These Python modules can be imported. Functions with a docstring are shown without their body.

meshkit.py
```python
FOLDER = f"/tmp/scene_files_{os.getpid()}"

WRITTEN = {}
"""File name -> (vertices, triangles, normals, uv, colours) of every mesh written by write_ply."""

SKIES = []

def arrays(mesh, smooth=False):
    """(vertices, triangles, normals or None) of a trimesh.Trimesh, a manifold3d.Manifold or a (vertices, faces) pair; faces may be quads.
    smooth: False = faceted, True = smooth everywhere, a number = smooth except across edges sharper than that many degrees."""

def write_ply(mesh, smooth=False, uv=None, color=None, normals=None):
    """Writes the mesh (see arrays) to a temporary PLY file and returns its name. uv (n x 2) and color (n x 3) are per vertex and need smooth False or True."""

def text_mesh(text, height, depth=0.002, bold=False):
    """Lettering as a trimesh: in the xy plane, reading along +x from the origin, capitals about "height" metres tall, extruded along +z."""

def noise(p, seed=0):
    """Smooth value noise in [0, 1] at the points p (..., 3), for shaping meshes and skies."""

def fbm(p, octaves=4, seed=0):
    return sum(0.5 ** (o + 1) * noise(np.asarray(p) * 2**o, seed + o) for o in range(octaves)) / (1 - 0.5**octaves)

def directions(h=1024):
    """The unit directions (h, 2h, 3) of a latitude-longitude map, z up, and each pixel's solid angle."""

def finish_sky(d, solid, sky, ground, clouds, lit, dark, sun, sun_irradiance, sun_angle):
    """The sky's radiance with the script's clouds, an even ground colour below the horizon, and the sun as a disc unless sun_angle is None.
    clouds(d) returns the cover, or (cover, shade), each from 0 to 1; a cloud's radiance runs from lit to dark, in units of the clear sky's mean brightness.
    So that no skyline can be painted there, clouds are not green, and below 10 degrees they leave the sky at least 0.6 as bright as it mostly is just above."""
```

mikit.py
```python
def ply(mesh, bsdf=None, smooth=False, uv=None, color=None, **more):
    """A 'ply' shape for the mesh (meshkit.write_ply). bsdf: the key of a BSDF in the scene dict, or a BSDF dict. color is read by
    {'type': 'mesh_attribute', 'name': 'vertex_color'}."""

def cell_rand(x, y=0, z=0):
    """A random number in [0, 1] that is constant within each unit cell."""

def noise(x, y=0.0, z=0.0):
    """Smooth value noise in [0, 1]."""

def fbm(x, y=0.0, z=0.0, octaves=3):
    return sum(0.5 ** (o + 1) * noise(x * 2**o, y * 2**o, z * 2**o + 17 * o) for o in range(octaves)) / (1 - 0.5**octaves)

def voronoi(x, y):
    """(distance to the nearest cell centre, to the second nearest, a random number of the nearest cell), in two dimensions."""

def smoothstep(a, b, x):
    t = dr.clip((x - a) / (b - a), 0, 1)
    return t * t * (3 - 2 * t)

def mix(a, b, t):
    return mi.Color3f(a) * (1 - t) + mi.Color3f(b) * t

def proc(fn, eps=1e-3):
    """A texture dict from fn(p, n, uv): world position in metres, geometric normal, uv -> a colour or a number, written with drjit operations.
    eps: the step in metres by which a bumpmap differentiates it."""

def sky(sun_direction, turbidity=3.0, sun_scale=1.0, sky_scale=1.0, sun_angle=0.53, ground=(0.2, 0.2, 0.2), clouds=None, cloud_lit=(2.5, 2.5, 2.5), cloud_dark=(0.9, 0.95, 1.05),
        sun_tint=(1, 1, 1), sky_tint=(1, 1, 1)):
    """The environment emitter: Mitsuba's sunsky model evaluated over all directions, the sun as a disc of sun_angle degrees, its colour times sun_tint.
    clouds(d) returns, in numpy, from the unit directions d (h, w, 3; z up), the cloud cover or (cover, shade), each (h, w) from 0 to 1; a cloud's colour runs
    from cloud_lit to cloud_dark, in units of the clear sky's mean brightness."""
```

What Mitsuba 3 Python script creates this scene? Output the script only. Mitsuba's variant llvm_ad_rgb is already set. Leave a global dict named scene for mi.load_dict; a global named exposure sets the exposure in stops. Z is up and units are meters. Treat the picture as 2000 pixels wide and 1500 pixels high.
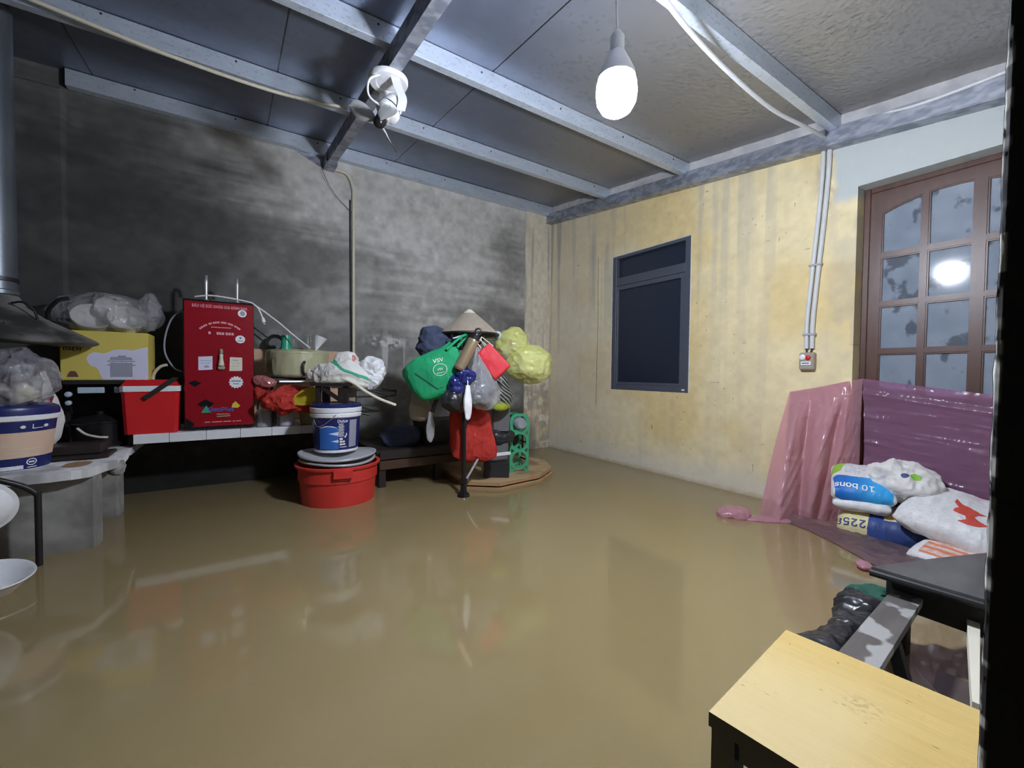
import math, random
import numpy as np, trimesh, mitsuba as mi, drjit as dr
from scipy.interpolate import LinearNDInterpolator
from shapely.geometry import Polygon
import mikit, meshkit
from mikit import proc, noise, fbm, voronoi, cell_rand, smoothstep, mix

T = mi.ScalarTransform4f
scene, labels = {}, {}
PI = math.pi

# ------------------------------------------------------------------ camera, light, exposure
EYE = np.array([0.0, 0.0, 0.97])
FWD = np.array([0.55087, 0.83413, -0.02766]); FWD /= np.linalg.norm(FWD)
yaw, roll = math.radians(33.44), math.radians(0.566)
r0 = np.array([math.cos(yaw), -math.sin(yaw), 0.0]); u0 = np.cross(r0, FWD)
RIGHT = r0 * math.cos(roll) + u0 * math.sin(roll)
UP = np.cross(RIGHT, FWD)
scene['camera'] = {'type': 'perspective', 'fov': 2 * math.degrees(math.atan(1000 / 824.84)), 'fov_axis': 'x', 'near_clip': 0.02, 'far_clip': 100.0,
                   'to_world': T().look_at(origin=EYE.tolist(), target=(EYE + FWD).tolist(), up=UP.tolist())}
exposure = 0.75
BULB = (1.20, 1.13, 2.01)
BULB_RADIANCE = [395.0, 425.0, 480.0]

# ------------------------------------------------------------------ helpers: scene entries
def mat(name, **d):
    scene['mat_' + name] = d
    return 'mat_' + name

def principled(name, color, rough=0.5, metallic=0.0, two=True, bump=None, bscale=1.0, **k):
    c = proc(color) if callable(color) else {'type': 'rgb', 'value': list(color)}
    d = {'type': 'principled', 'base_color': c, 'roughness': proc(rough) if callable(rough) else float(rough), 'metallic': float(metallic), **k}
    if bump is not None:
        d = {'type': 'bumpmap', 'arbitrary': proc(bump), 'scale': float(bscale), 'bsdf': d}
    if two:
        d = {'type': 'twosided', 'bsdf': d}
    return mat(name, **d)

def free(key):
    if key not in scene and not any(k.startswith(key + '__') for k in scene):
        return key
    i = 1
    while True:
        k = '%s_%03d' % (key, i)
        if k not in scene and not any(q.startswith(k + '__') for q in scene):
            return k
        i += 1

def add(name, mesh, m, smooth=30, parent=None, label=None, cat=None, group=None, kind=None, **more):
    key = free((parent + '__' if parent else '') + name)
    scene[key] = mikit.ply(mesh, m, smooth, **more)
    tag(key, label, cat, group, kind)
    return key

def tag(key, label=None, cat=None, group=None, kind=None):
    e = {}
    if label: e['label'] = label
    if cat: e['category'] = cat
    if group: e['group'] = group
    if kind: e['kind'] = kind
    if e: labels[key] = {**labels.get(key, {}), **e}

def thing(name, label, cat, group=None):
    key = free(name); labels[key] = {'label': label, 'category': cat}
    if group: labels[key]['group'] = group
    return key

# ------------------------------------------------------------------ helpers: meshes
def cat_(*ms): return trimesh.util.concatenate(list(ms))

def hull(pts):
    return trimesh.convex.convex_hull(np.asarray(pts, float))

def box(x0, x1, y0, y1, z0, z1, c=0.003):
    c = min(c, 0.45 * min(x1 - x0, y1 - y0, z1 - z0))
    if c <= 0:
        return trimesh.creation.box(bounds=[[x0, y0, z0], [x1, y1, z1]])
    p = []
    for x, sx in ((x0, 1), (x1, -1)):
        for y, sy in ((y0, 1), (y1, -1)):
            for z, sz in ((z0, 1), (z1, -1)):
                p += [(x + sx * c, y + sy * c, z), (x + sx * c, y, z + sz * c), (x, y + sy * c, z + sz * c)]
    return hull(p)

def prism(poly, z0, z1, c=0.0):
    p = Polygon(poly) if not isinstance(poly, Polygon) else poly
    m = trimesh.creation.extrude_polygon(p, z1 - z0, engine='earcut'); m.apply_translation([0, 0, z0])
    return m

def move(m, loc=(0, 0, 0), rz=0, rx=0, ry=0):
    m = m.copy()
    for a, ax in ((rx, [1, 0, 0]), (ry, [0, 1, 0]), (rz, [0, 0, 1])):
        if a: m.apply_transform(trimesh.transformations.rotation_matrix(a, ax))
    m.apply_translation(loc)
    return m

def align(m, origin, zdir, xdir=None):
    """local z axis -> zdir"""
    z = np.asarray(zdir, float); z = z / np.linalg.norm(z)
    if xdir is not None and abs(np.dot(xdir, z)) > .98: xdir = None
    x = np.asarray(xdir if xdir is not None else ([1, 0, 0] if abs(z[0]) < .9 else [0, 1, 0]), float)
    x = x - z * (x @ z); x /= np.linalg.norm(x); y = np.cross(z, x)
    M = np.eye(4); M[:3, 0], M[:3, 1], M[:3, 2], M[:3, 3] = x, y, z, origin
    m = m.copy(); m.apply_transform(M)
    return m

def lathe(prof, n=40, loc=(0, 0, 0)):
    """prof: (radius, z) from bottom to top, ends closed onto the axis"""
    prof = [(max(r, 0), z) for r, z in prof]
    if prof[0][0] > 1e-6: prof = [(0, prof[0][1])] + prof
    if prof[-1][0] > 1e-6: prof = prof + [(0, prof[-1][1])]
    a = np.arange(n) * 2 * PI / n
    v, f, rows = [], [], []
    for r, z in prof:
        if r < 1e-6:
            rows.append([len(v)] * n); v.append((0, 0, z))
        else:
            rows.append(list(range(len(v), len(v) + n))); v += [(r * math.cos(t), r * math.sin(t), z) for t in a]
    for A, B in zip(rows[:-1], rows[1:]):
        for j in range(n):
            k = (j + 1) % n
            if A[0] != A[1]: f.append((A[j], A[k], B[k] if B[0] != B[1] else B[j]))
            if B[0] != B[1]: f.append((A[j], B[k], B[j]))
    m = trimesh.Trimesh(np.array(v, float), np.array(f), process=False)
    m.apply_translation(loc)
    return m

def curve(pts, n=24):
    """Catmull-Rom through pts"""
    p = np.asarray(pts, float); q = np.vstack([2 * p[0] - p[1], p, 2 * p[-1] - p[-2]]); out = []
    per = max(2, n // (len(p) - 1))
    for i in range(len(p) - 1):
        a, b, c, d = q[i:i + 4]
        for t in np.arange(per) / per:
            out.append(0.5 * ((2 * b) + (c - a) * t + (2 * a - 5 * b + 4 * c - d) * t * t + (3 * b - a - 3 * c + d) * t ** 3))
    out.append(p[-1])
    return np.array(out)

def tube(pts, r, n=10, smooth=0):
    p = curve(pts, smooth) if smooth else np.asarray(pts, float)
    t = np.gradient(p, axis=0); t /= np.linalg.norm(t, axis=1, keepdims=True) + 1e-12
    ref = np.array([0, 0, 1.0]) if abs(t[0][2]) < .9 else np.array([1.0, 0, 0])
    a = np.cross(t[0], ref); a /= np.linalg.norm(a)
    rr = np.broadcast_to(r, (len(p),)); v = []
    for i in range(len(p)):
        a = a - t[i] * (a @ t[i]); a /= np.linalg.norm(a); b = np.cross(t[i], a)
        for k in range(n):
            w = 2 * PI * k / n; v.append(p[i] + rr[i] * (math.cos(w) * a + math.sin(w) * b))
    f = []
    for i in range(len(p) - 1):
        for k in range(n):
            l = (k + 1) % n; A, B, C, D = i * n + k, i * n + l, (i + 1) * n + l, (i + 1) * n + k
            f += [(A, B, C), (A, C, D)]
    v += [p[0], p[-1]]; e = len(p) * n
    for k in range(n):
        l = (k + 1) % n
        f += [(e, l, k), (e + 1, (len(p) - 1) * n + k, (len(p) - 1) * n + l)]
    return trimesh.Trimesh(np.array(v), np.array(f), process=False)

def grid(fn, nu, nv, thick=0.0):
    """open sheet fn(u, v) -> xyz with uv; thick > 0 closes it into a slab"""
    u, v = np.meshgrid(np.linspace(0, 1, nu), np.linspace(0, 1, nv), indexing='ij')
    p = np.asarray(fn(u.ravel(), v.ravel()), float)
    if p.shape[0] == 3: p = p.T
    i, j = np.meshgrid(np.arange(nu - 1), np.arange(nv - 1), indexing='ij')
    q = np.stack([i * nv + j, (i + 1) * nv + j, (i + 1) * nv + j + 1, i * nv + j + 1], -1).reshape(-1, 4)
    f = np.vstack([q[:, [0, 1, 2]], q[:, [0, 2, 3]]])
    return trimesh.Trimesh(p, f, process=False), np.stack([u.ravel(), v.ravel()], 1)

def ridge(p, s, seed, oct=3):
    """creases: sharp ridged noise in [-1, 1]"""
    out, amp, tot = 0, 1.0, 0
    for o in range(oct):
        n = meshkit.noise(np.asarray(p) * s * 2 ** o + 11.3 * o, seed + o)
        out = out + amp * (1 - 2 * np.abs(2 * n - 1)); tot += amp; amp *= .5
    return out / tot

def blob(c, r, seed, amp=.02, s=6, sub=4, p=2.0, warp=None):
    m = trimesh.creation.icosphere(subdivisions=sub)
    v = np.array(m.vertices)
    w = v / (np.sum(np.abs(v) ** p, axis=1, keepdims=True) ** (1 / p)) * np.asarray(r)
    w = w + v * (amp * ridge(w, s, seed))[:, None]
    if warp is not None: w = warp(w)
    m.vertices = w + np.asarray(c)
    return m

def sack(c, L, W, H, rz=0, seed=0, amp=.008, s=9, tilt=0, roll_=0, nu=56, nv=44, neck=None, sag=0.0):
    """a filled woven sack: pillow with flat seamed ends; returns mesh, uv (u along L, v across W, top side v in 0..1)"""
    a = np.linspace(-1, 1, nu); b = np.linspace(0, 2 * PI, nv, endpoint=False)
    A, B = np.meshgrid(a, b, indexing='ij')
    end = np.clip(1 - np.abs(A) ** 5, 0, 1) ** .5
    cx = np.sign(np.cos(B)) * np.abs(np.cos(B)) ** .62; cz = np.sign(np.sin(B)) * np.abs(np.sin(B)) ** .9
    x = A * L / 2
    wide = 1 - .10 * (1 - end)
    if neck: wide = wide * (1 - (1 - neck) * np.clip((A - .35) / .65, 0, 1) ** 1.5)
    y = cx * W / 2 * wide; z = cz * H / 2 * np.maximum(end, .10)
    z = z - sag * A ** 2
    pts = np.stack([x, y, z], -1).reshape(-1, 3)
    d = ridge(pts + seed, s, seed) * amp + amp * .8 * ridge(pts * [1, 3, 1] + seed, s * 1.5, seed + 5) * np.abs(A.ravel()) ** 2
    nrm = np.stack([0 * x, cx * .3, cz], -1).reshape(-1, 3)
    pts = pts + nrm * d[:, None]
    f = []
    for i in range(nu - 1):
        for j in range(nv):
            k = (j + 1) % nv
            f += [(i * nv + j, (i + 1) * nv + j, (i + 1) * nv + k), (i * nv + j, (i + 1) * nv + k, i * nv + k)]
    n0 = len(pts); pts = np.vstack([pts, pts[:nv].mean(0), pts[-nv:].mean(0)])
    for j in range(nv):
        k = (j + 1) % nv
        f += [(n0, j, k), (n0 + 1, (nu - 1) * nv + k, (nu - 1) * nv + j)]
    uv = np.stack([pts[:, 0] / L + .5, np.where(pts[:, 2] > -H * .12, pts[:, 1] / W + .5, -1)], 1)
    m = trimesh.Trimesh(pts, np.array(f)[:, ::-1], process=False)
    if m.volume < 0: m.invert()
    return move(m, c, rz=rz, rx=roll_, ry=tilt), uv

def hang_bag(top, h, w, d, seed, neck=.16, folds=9, amp=.012, s=12, rz=0, lean=(0, 0), nt=34, na=48, full=.62, foldamp=.10):
    """plastic carrier bag hanging from a knot: gathered neck, bulging bottom"""
    t = np.linspace(0, 1, nt); a = np.linspace(0, 2 * PI, na, endpoint=False)
    Tt, A = np.meshgrid(t, a, indexing='ij')
    prof = neck + (1 - neck) * np.clip(Tt / full, 0, 1) ** 1.15
    bot = np.sqrt(np.clip(1 - np.clip((Tt - full) / (1 - full), 0, 1) ** 2.6, 0.0, 1)); prof = prof * np.maximum(bot, .02)
    fold = 1 + foldamp * np.cos(folds * A + 3 * np.sin(A + seed)) * (1 - Tt * .75)
    rx, ry = w / 2 * prof * fold, d / 2 * prof * fold
    z = -h * Tt
    x = rx * np.cos(A) + lean[0] * Tt; y = ry * np.sin(A) + lean[1] * Tt
    pts = np.stack([x, y, z], -1).reshape(-1, 3)
    n = np.stack([np.cos(A), np.sin(A), -.4 * (Tt > .8)], -1).reshape(-1, 3)
    pts = pts + n * (amp * ridge(pts + seed * 1.7, s, seed) * np.minimum(1, .35 + Tt.ravel()))[:, None]
    f = []
    for i in range(nt - 1):
        for j in range(na):
            k = (j + 1) % na
            f += [(i * na + j, (i + 1) * na + j, (i + 1) * na + k), (i * na + j, (i + 1) * na + k, i * na + k)]
    n0 = len(pts); pts = np.vstack([pts, pts[:na].mean(0), pts[-na:].mean(0)])
    for j in range(na):
        k = (j + 1) % na
        f += [(n0, j, k), (n0 + 1, (nt - 1) * na + k, (nt - 1) * na + j)]
    m = trimesh.Trimesh(pts, np.array(f), process=False)
    if m.volume < 0: m.invert()
    return move(m, top, rz=rz)

def soft_box(c8, seed, n=14, bulge=.0, amp=.01, s=8, round_=.12):
    """a soft hexahedron: c8 = 4 bottom corners then 4 top corners (same order); trilinear, rounded, creased"""
    c8 = np.asarray(c8, float)
    b = trimesh.creation.box(extents=[2, 2, 2])
    for _ in range(4): b = b.subdivide()
    b.merge_vertices()
    v = np.array(b.vertices)
    q = v / (np.sum(np.abs(v) ** (1 / round_), axis=1, keepdims=True) ** round_)
    u = (q + 1) / 2
    w = [(1 - u[:, 0], u[:, 0]), (1 - u[:, 1], u[:, 1]), (1 - u[:, 2], u[:, 2])]
    order = {(0, 0): 0, (1, 0): 1, (1, 1): 2, (0, 1): 3}
    p = 0
    for (i, j), k in order.items():
        p = p + (w[0][i] * w[1][j])[:, None] * (w[2][0][:, None] * c8[k] + w[2][1][:, None] * c8[k + 4])
    cen = c8.mean(0); d = p - cen; d /= np.linalg.norm(d, axis=1, keepdims=True)
    e = np.abs(v); mid = (1 - np.sort(e, axis=1)[:, 1] ** 2) * (1 - np.sort(e, axis=1)[:, 0] ** 2)
    p = p + d * (bulge * mid + amp * ridge(p + seed * .37, s, seed))[:, None]
    m = trimesh.Trimesh(p, b.faces, process=False)
    if m.volume < 0: m.invert()
    return m

def decal(poly_pts, origin, ux, uy, depth=.0015):
    """thin printed patch in the plane origin + ux, uy, raised along out"""
    m = prism(poly_pts, 0, depth)
    return place(m, origin, ux, uy)

def place(m, origin, ux, uy):
    ux, uy = np.asarray(ux, float), np.asarray(uy, float)
    M = np.eye(4); M[:3, 0], M[:3, 1], M[:3, 2], M[:3, 3] = ux, uy, np.cross(ux, uy), origin
    m = m.copy(); m.apply_transform(M); return m

def drape(m, target, out, lift=.002, maxlen=.012):
    """presses a flat thin patch lying in front of the target onto its surface, along -out"""
    out = np.asarray(out, float) / np.linalg.norm(out)
    v, f = trimesh.remesh.subdivide_to_size(m.vertices, m.faces, maxlen)
    a = np.cross(out, [0, 0, 1.0]); a /= np.linalg.norm(a); b = np.cross(out, a)
    tv = np.asarray(target.vertices); front = tv[np.asarray(target.vertex_normals) @ out > .05]
    h = LinearNDInterpolator(np.stack([front @ a, front @ b], 1), front @ out)(np.stack([v @ a, v @ b], 1))
    base = (v @ out).min()
    ok = ~np.isnan(h); nv = v.copy()
    nv[ok] = v[ok] + out * (h[ok] + lift + (v[ok] @ out - base) * .5 - v[ok] @ out)[:, None]
    keep = ok[f].all(1)
    return trimesh.Trimesh(nv, f[keep], process=False)

def text(s, h, origin, ux, uy, bold=True, depth=.0015, center=True, squeeze=1.0):
    m = meshkit.text_mesh(s, h, depth, bold)
    if center: m.apply_translation([-m.bounds[:, 0].mean(), -m.bounds[:, 1].mean(), 0])
    m.apply_scale([squeeze, 1, 1])
    return place(m, origin, ux, uy)

def ellipse(rx, ry, n=28, cx=0, cy=0):
    return [(cx + rx * math.cos(2 * PI * i / n), cy + ry * math.sin(2 * PI * i / n)) for i in range(n)]

# ------------------------------------------------------------------ materials
XR, YB = 3.44, 4.33
def roof(y): return 2.58 + .117 * y

def g2(x, z, cx, cz, rx, rz): return dr.exp(-dr.square((x - cx) / rx) - dr.square((z - cz) / rz))

def back_wall(p, n, uv):
    wx = p.x + .5 * (fbm(p.x * 2.1, p.z * 2.3, 3.1, 3) - .5)
    wz = p.z + .45 * (fbm(p.x * 1.7 + 9, p.z * 2.2, 7.7, 3) - .5)
    course = fbm(p.x * 1.3, p.z * 11.0, 1.5, 3)                    # brick courses telegraphing through the plaster
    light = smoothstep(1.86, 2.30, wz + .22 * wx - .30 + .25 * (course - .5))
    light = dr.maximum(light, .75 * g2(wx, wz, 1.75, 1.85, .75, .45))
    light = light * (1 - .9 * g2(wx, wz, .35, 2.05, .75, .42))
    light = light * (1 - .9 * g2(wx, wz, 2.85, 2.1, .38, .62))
    light = light * (1 - .82 * smoothstep(.75, -.45, wx))  # fan shadow and lamp fall-off at the left painted in with the damp
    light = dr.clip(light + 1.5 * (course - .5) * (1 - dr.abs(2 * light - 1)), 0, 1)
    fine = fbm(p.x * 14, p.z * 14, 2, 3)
    base = mix(mix((.165, .162, .152), (.050, .0495, .047), smoothstep(.75, -.45, wx)), mix((.54, .525, .50), (.30, .29, .275), smoothstep(.5, -.6, wx)), light) * (.72 + .56 * fine)  # both tones painted darker leftward, standing in for the lamp's fall-off
    blot = smoothstep(.45, .68, fbm(p.x * 3.1 + 4, p.z * 4.2, 1, 4))
    base = base * (1 + .40 * blot * (1 - light))
    # white efflorescence with runs below it
    ef = g2(p.x, p.z, 1.32, 1.27, .17, .05) * smoothstep(.42, .6, fbm(p.x * 26, p.z * 30, 5, 3))
    run = g2(p.x, p.z, 1.32, 1.12, .2, .2) * smoothstep(.66, .8, noise(p.x * 38, p.z * 1.6)) * .6
    base = mix(base, (.62, .62, .60), dr.clip(1.3 * ef + run, 0, .8))
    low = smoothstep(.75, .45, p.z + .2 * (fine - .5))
    damp_shade = smoothstep(.34, .20, p.z + .08 * (fine - .5))  # damp, and the shade under the counter, painted into the wall foot
    return base * (1 - .40 * low) * (1 - .68 * damp_shade)

def cream_wall(p, n, uv):
    s = smoothstep(.46, .74, fbm(p.y * 13, p.z * .45, 4, 4))
    toward = smoothstep(2.5, 4.2, p.y + .5 * (fbm(p.y * 3, p.z, 2) - .5))
    top = smoothstep(1.2, 2.6, p.z)
    streak = dr.clip(s * smoothstep(.30, .62, fbm(p.y * 4.5, p.z * 1.1, 7, 3)) * (.42 + .55 * toward) * (.45 + .75 * top), 0, 1)
    fine = fbm(p.y * 17, p.z * 17, p.x * 9, 3)
    big = fbm(p.y * 1.6, p.z * 1.9, 8, 3)
    c = mix((.69, .545, .275), (.75, .64, .39), smoothstep(.35, .65, big)) * (.88 + .24 * fine)
    c = mix(c, (.72, .69, .63), .50 * toward)
    c = mix(c, (.36, .345, .335), .78 * streak)
    dots = smoothstep(.93, .97, noise(p.y * 40, p.z * 40, 3)) * smoothstep(.5, .7, fbm(p.y * 4, p.z * 4, 12))
    c = mix(c, (.22, .17, .12), .6 * dots)
    low = smoothstep(.36, .08, p.z + .25 * (big - .5))
    c = mix(c, (.66, .64, .59), .65 * low)
    tide = smoothstep(.05, .0, p.z + .03 * (fine - .5))
    c = mix(c, (.42, .33, .20), .6 * tide)
    crack = smoothstep(.007, .002, dr.abs(p.y - 3.47 - .03 * (fbm(p.z * 3, 1, 1) - .5))) * smoothstep(.55, .65, p.z) * smoothstep(2.35, 2.2, p.z)
    c = mix(c, (.16, .15, .14), .75 * crack)
    # fresh white plaster round the doorway, ragged edge
    e = p.y + .16 * (fbm(p.y * 7, p.z * 6, 5, 3) - .5)
    fresh = smoothstep(1.235, 1.19, e) * smoothstep(2.10, 2.2, p.z + .1 * (fbm(p.y * 9, p.z * 5, 2) - .5))
    c = mix(c, (.48, .515, .51), fresh)
    edge = smoothstep(.10, .0, dr.abs(e - 1.27)) * smoothstep(1.9, 2.2, p.z) * smoothstep(.5, .6, fbm(p.y * 22, p.z * 14, 6))
    c = mix(c, (.38, .29, .20), .5 * edge)
    c = mix(c, (.40, .38, .35), .35 * smoothstep(1.35, 1.15, p.y) * smoothstep(.4, .62, fbm(p.y * 11, p.z * 5, 3, 3)) * (1 - fresh))
    return c

def corner_paint(p, n, uv):
    fine = fbm(p.x * 20, p.z * 16, 3, 3)
    peel = smoothstep(1.05, .7, p.z + .5 * (fbm(p.x * 9, p.z * 6, 1, 3) - .5))
    c = mix((.66, .60, .48), (.40, .36, .29), peel * smoothstep(.40, .55, fbm(p.x * 17, p.z * 13, 9, 3)))
    c = mix(c, (.66, .52, .30), .5 * peel * smoothstep(.5, .66, fbm(p.x * 12 + 5, p.z * 9, 2, 3)))
    return mix(c * (.8 + .4 * fine), (.28, .28, .28), .6 * smoothstep(.55, .8, fbm(p.x * 20, p.z * .8, 1, 3)))

def concrete(p, n, uv):
    a = fbm(p.x * 5, p.z * 6, p.y * 5, 4)
    b = fbm(p.x * 24, p.z * 24, p.y * 24, 3)
    c = mix((.15, .145, .135), (.29, .28, .265), smoothstep(.3, .7, a)) * (.75 + .5 * b)
    return mix(c, (.16, .155, .14), .7 * smoothstep(.12, .0, p.z + .06 * (a - .5)))

def slab_top(p, n, uv):
    a = fbm(p.x * 7, p.y * 7, 2, 4)
    c = mix((.30, .30, .30), (.60, .60, .61), smoothstep(.3, .65, a)) * (.8 + .4 * fbm(p.x * 40, p.y * 40, 1))
    d = dr.sqrt(dr.square((p.x + .725) / .62) + dr.square(p.y - 3.27) * 1.0)
    rust = smoothstep(.105, .085, d + .02 * (a - .5))
    return mix(c, (.20, .095, .028), .9 * rust)

def murky(p, n, uv):
    a = fbm(p.x * .9, p.y * .9, 3, 3)
    return mix((.246, .188, .090), (.278, .215, .111), a)

def foil(p, n, uv):
    a = fbm(p.x * 6, p.y * 6, 3, 3); d = smoothstep(.70, .78, noise(p.x * 44, p.y * 44, 2))
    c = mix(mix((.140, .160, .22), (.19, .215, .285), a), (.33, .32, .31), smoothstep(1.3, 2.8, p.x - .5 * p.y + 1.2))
    return mix(c, (.10, .15, .14), .22 * d * smoothstep(.4, .6, a))

def foil_bump(p, n, uv):
    a = fbm(p.x * 60, p.y * 48, 4, 2)
    return a * smoothstep(1.5, 3.0, p.x + .4 * p.z - .3 * p.y)

def galv(p, n, uv):
    a = fbm(p.x * 9, p.y * 9, p.z * 20, 3)
    s = smoothstep(.72, .78, noise(p.x * 70, p.y * 70, p.z * 70))
    return mix(mix((.53, .60, .70), (.68, .75, .85), a), (.36, .36, .36), .35 * s)

def dark_galv(p, n, uv):
    a = fbm(p.x * 18, p.y * 18, p.z * 26, 3)
    return mix((.20, .22, .27), (.37, .39, .45), smoothstep(.3, .7, a))

def planks(p, n, uv):
    # strips of light pine run along the long side (uv.x), with end-jointed staves
    row = dr.floor(uv.y * 9)
    tone = .35 + .3 * cell_rand(row, 3, dr.floor(uv.x * 2.2 + cell_rand(row, 7) * 2))
    gr = fbm(uv.x * 5 + 13 * row, uv.y * 120, 2, 3)
    c = mix((.46, .315, .105), (.58, .425, .160), dr.clip(.4 * tone + .6 * gr, 0, 1))
    c = mix(c, (.60, .49, .27), .6 * smoothstep(.2, .55, uv.x) * smoothstep(.98, .4, uv.y))
    k = smoothstep(.93, .97, noise(uv.x * 26, uv.y * 70, 5)) * smoothstep(.45, .62, fbm(uv.x * 4, uv.y * 6, 9))
    c = mix(c, (.13, .08, .03), .75 * k)
    d = dr.sqrt(dr.square((uv.x - .46) / 1.3) + dr.square(uv.y - .60)) + .06 * (fbm(uv.x * 30, uv.y * 30, 3) - .5)
    c = mix(c, (.33, .24, .12), .55 * smoothstep(.11, .02, d) * smoothstep(.42, .6, fbm(uv.x * 40, uv.y * 60, 8)))
    joint = smoothstep(.03, .0, dr.abs(uv.y * 9 - dr.floor(uv.y * 9 + .5)))
    return mix(c, (.42, .29, .12), .18 * joint)

def weathered(p, n, uv):
    a = fbm(p.x * 6, p.y * 30, p.z * 30, 3); w = smoothstep(.47, .58, fbm(p.x * 12, p.y * 16, 7, 3))
    c = mix((.13, .115, .11), (.30, .27, .26), a)
    return mix(c * .45, (.33, .325, .32), .85 * w)

def greyboard(p, n, uv):
    return mix((.045, .044, .045), (.115, .112, .114), fbm(p.x * 5, p.y * 14, 3, 4))

def ply_wood(p, n, uv):
    a = fbm(p.x * 4, p.y * 4, 1, 4); b = fbm(p.x * 3 + 40 * p.z, p.y * 30, 2, 3)
    c = mix((.30, .19, .09), (.46, .33, .19), b)
    return mix(c, (.17, .11, .06), .7 * smoothstep(.52, .68, a))

def pinkwood(p, n, uv):
    return mix((.50, .31, .20), (.62, .42, .29), fbm(p.x * 14, p.z * 3, 2, 3))

def door_wood(p, n, uv):
    return mix((.060, .026, .020), (.105, .048, .034), fbm(p.y * 30, p.z * 5, p.x * 9, 3))

def frosted(p, n, uv):
    a = fbm(p.y * 7, p.z * 7, 2, 4); d = smoothstep(.60, .74, fbm(p.y * 13, p.z * 11, 6, 4))
    c = mix((.17, .21, .27), (.30, .34, .40), a)
    return mix(c, (.06, .07, .09), .75 * d)

def straw(p, n, uv):
    r = dr.sqrt(dr.square(p.x - 1.57) + dr.square(p.y - 3.02)); th = dr.atan2(p.y - 3.02, p.x - 1.57)
    rib = smoothstep(.4, .5, dr.abs(dr.sin(th * 60 + 2 * noise(r * 30, th * 4))))
    ring = dr.abs(dr.sin(r * 190))
    return mix((.16, .13, .10), (.36, .31, .245), .5 * rib + .3 * ring + .2 * noise(p.x * 60, p.y * 60))

def sooty(p, n, uv):
    return mix((.045, .043, .04), (.20, .19, .18), smoothstep(.35, .75, fbm(p.x * 7, p.y * 7, p.z * 9, 4)))

def tub_red(p, n, uv): return mix((.52, .028, .026), (.60, .045, .036), fbm(p.x * 5, p.y * 5, p.z * 5))

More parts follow.
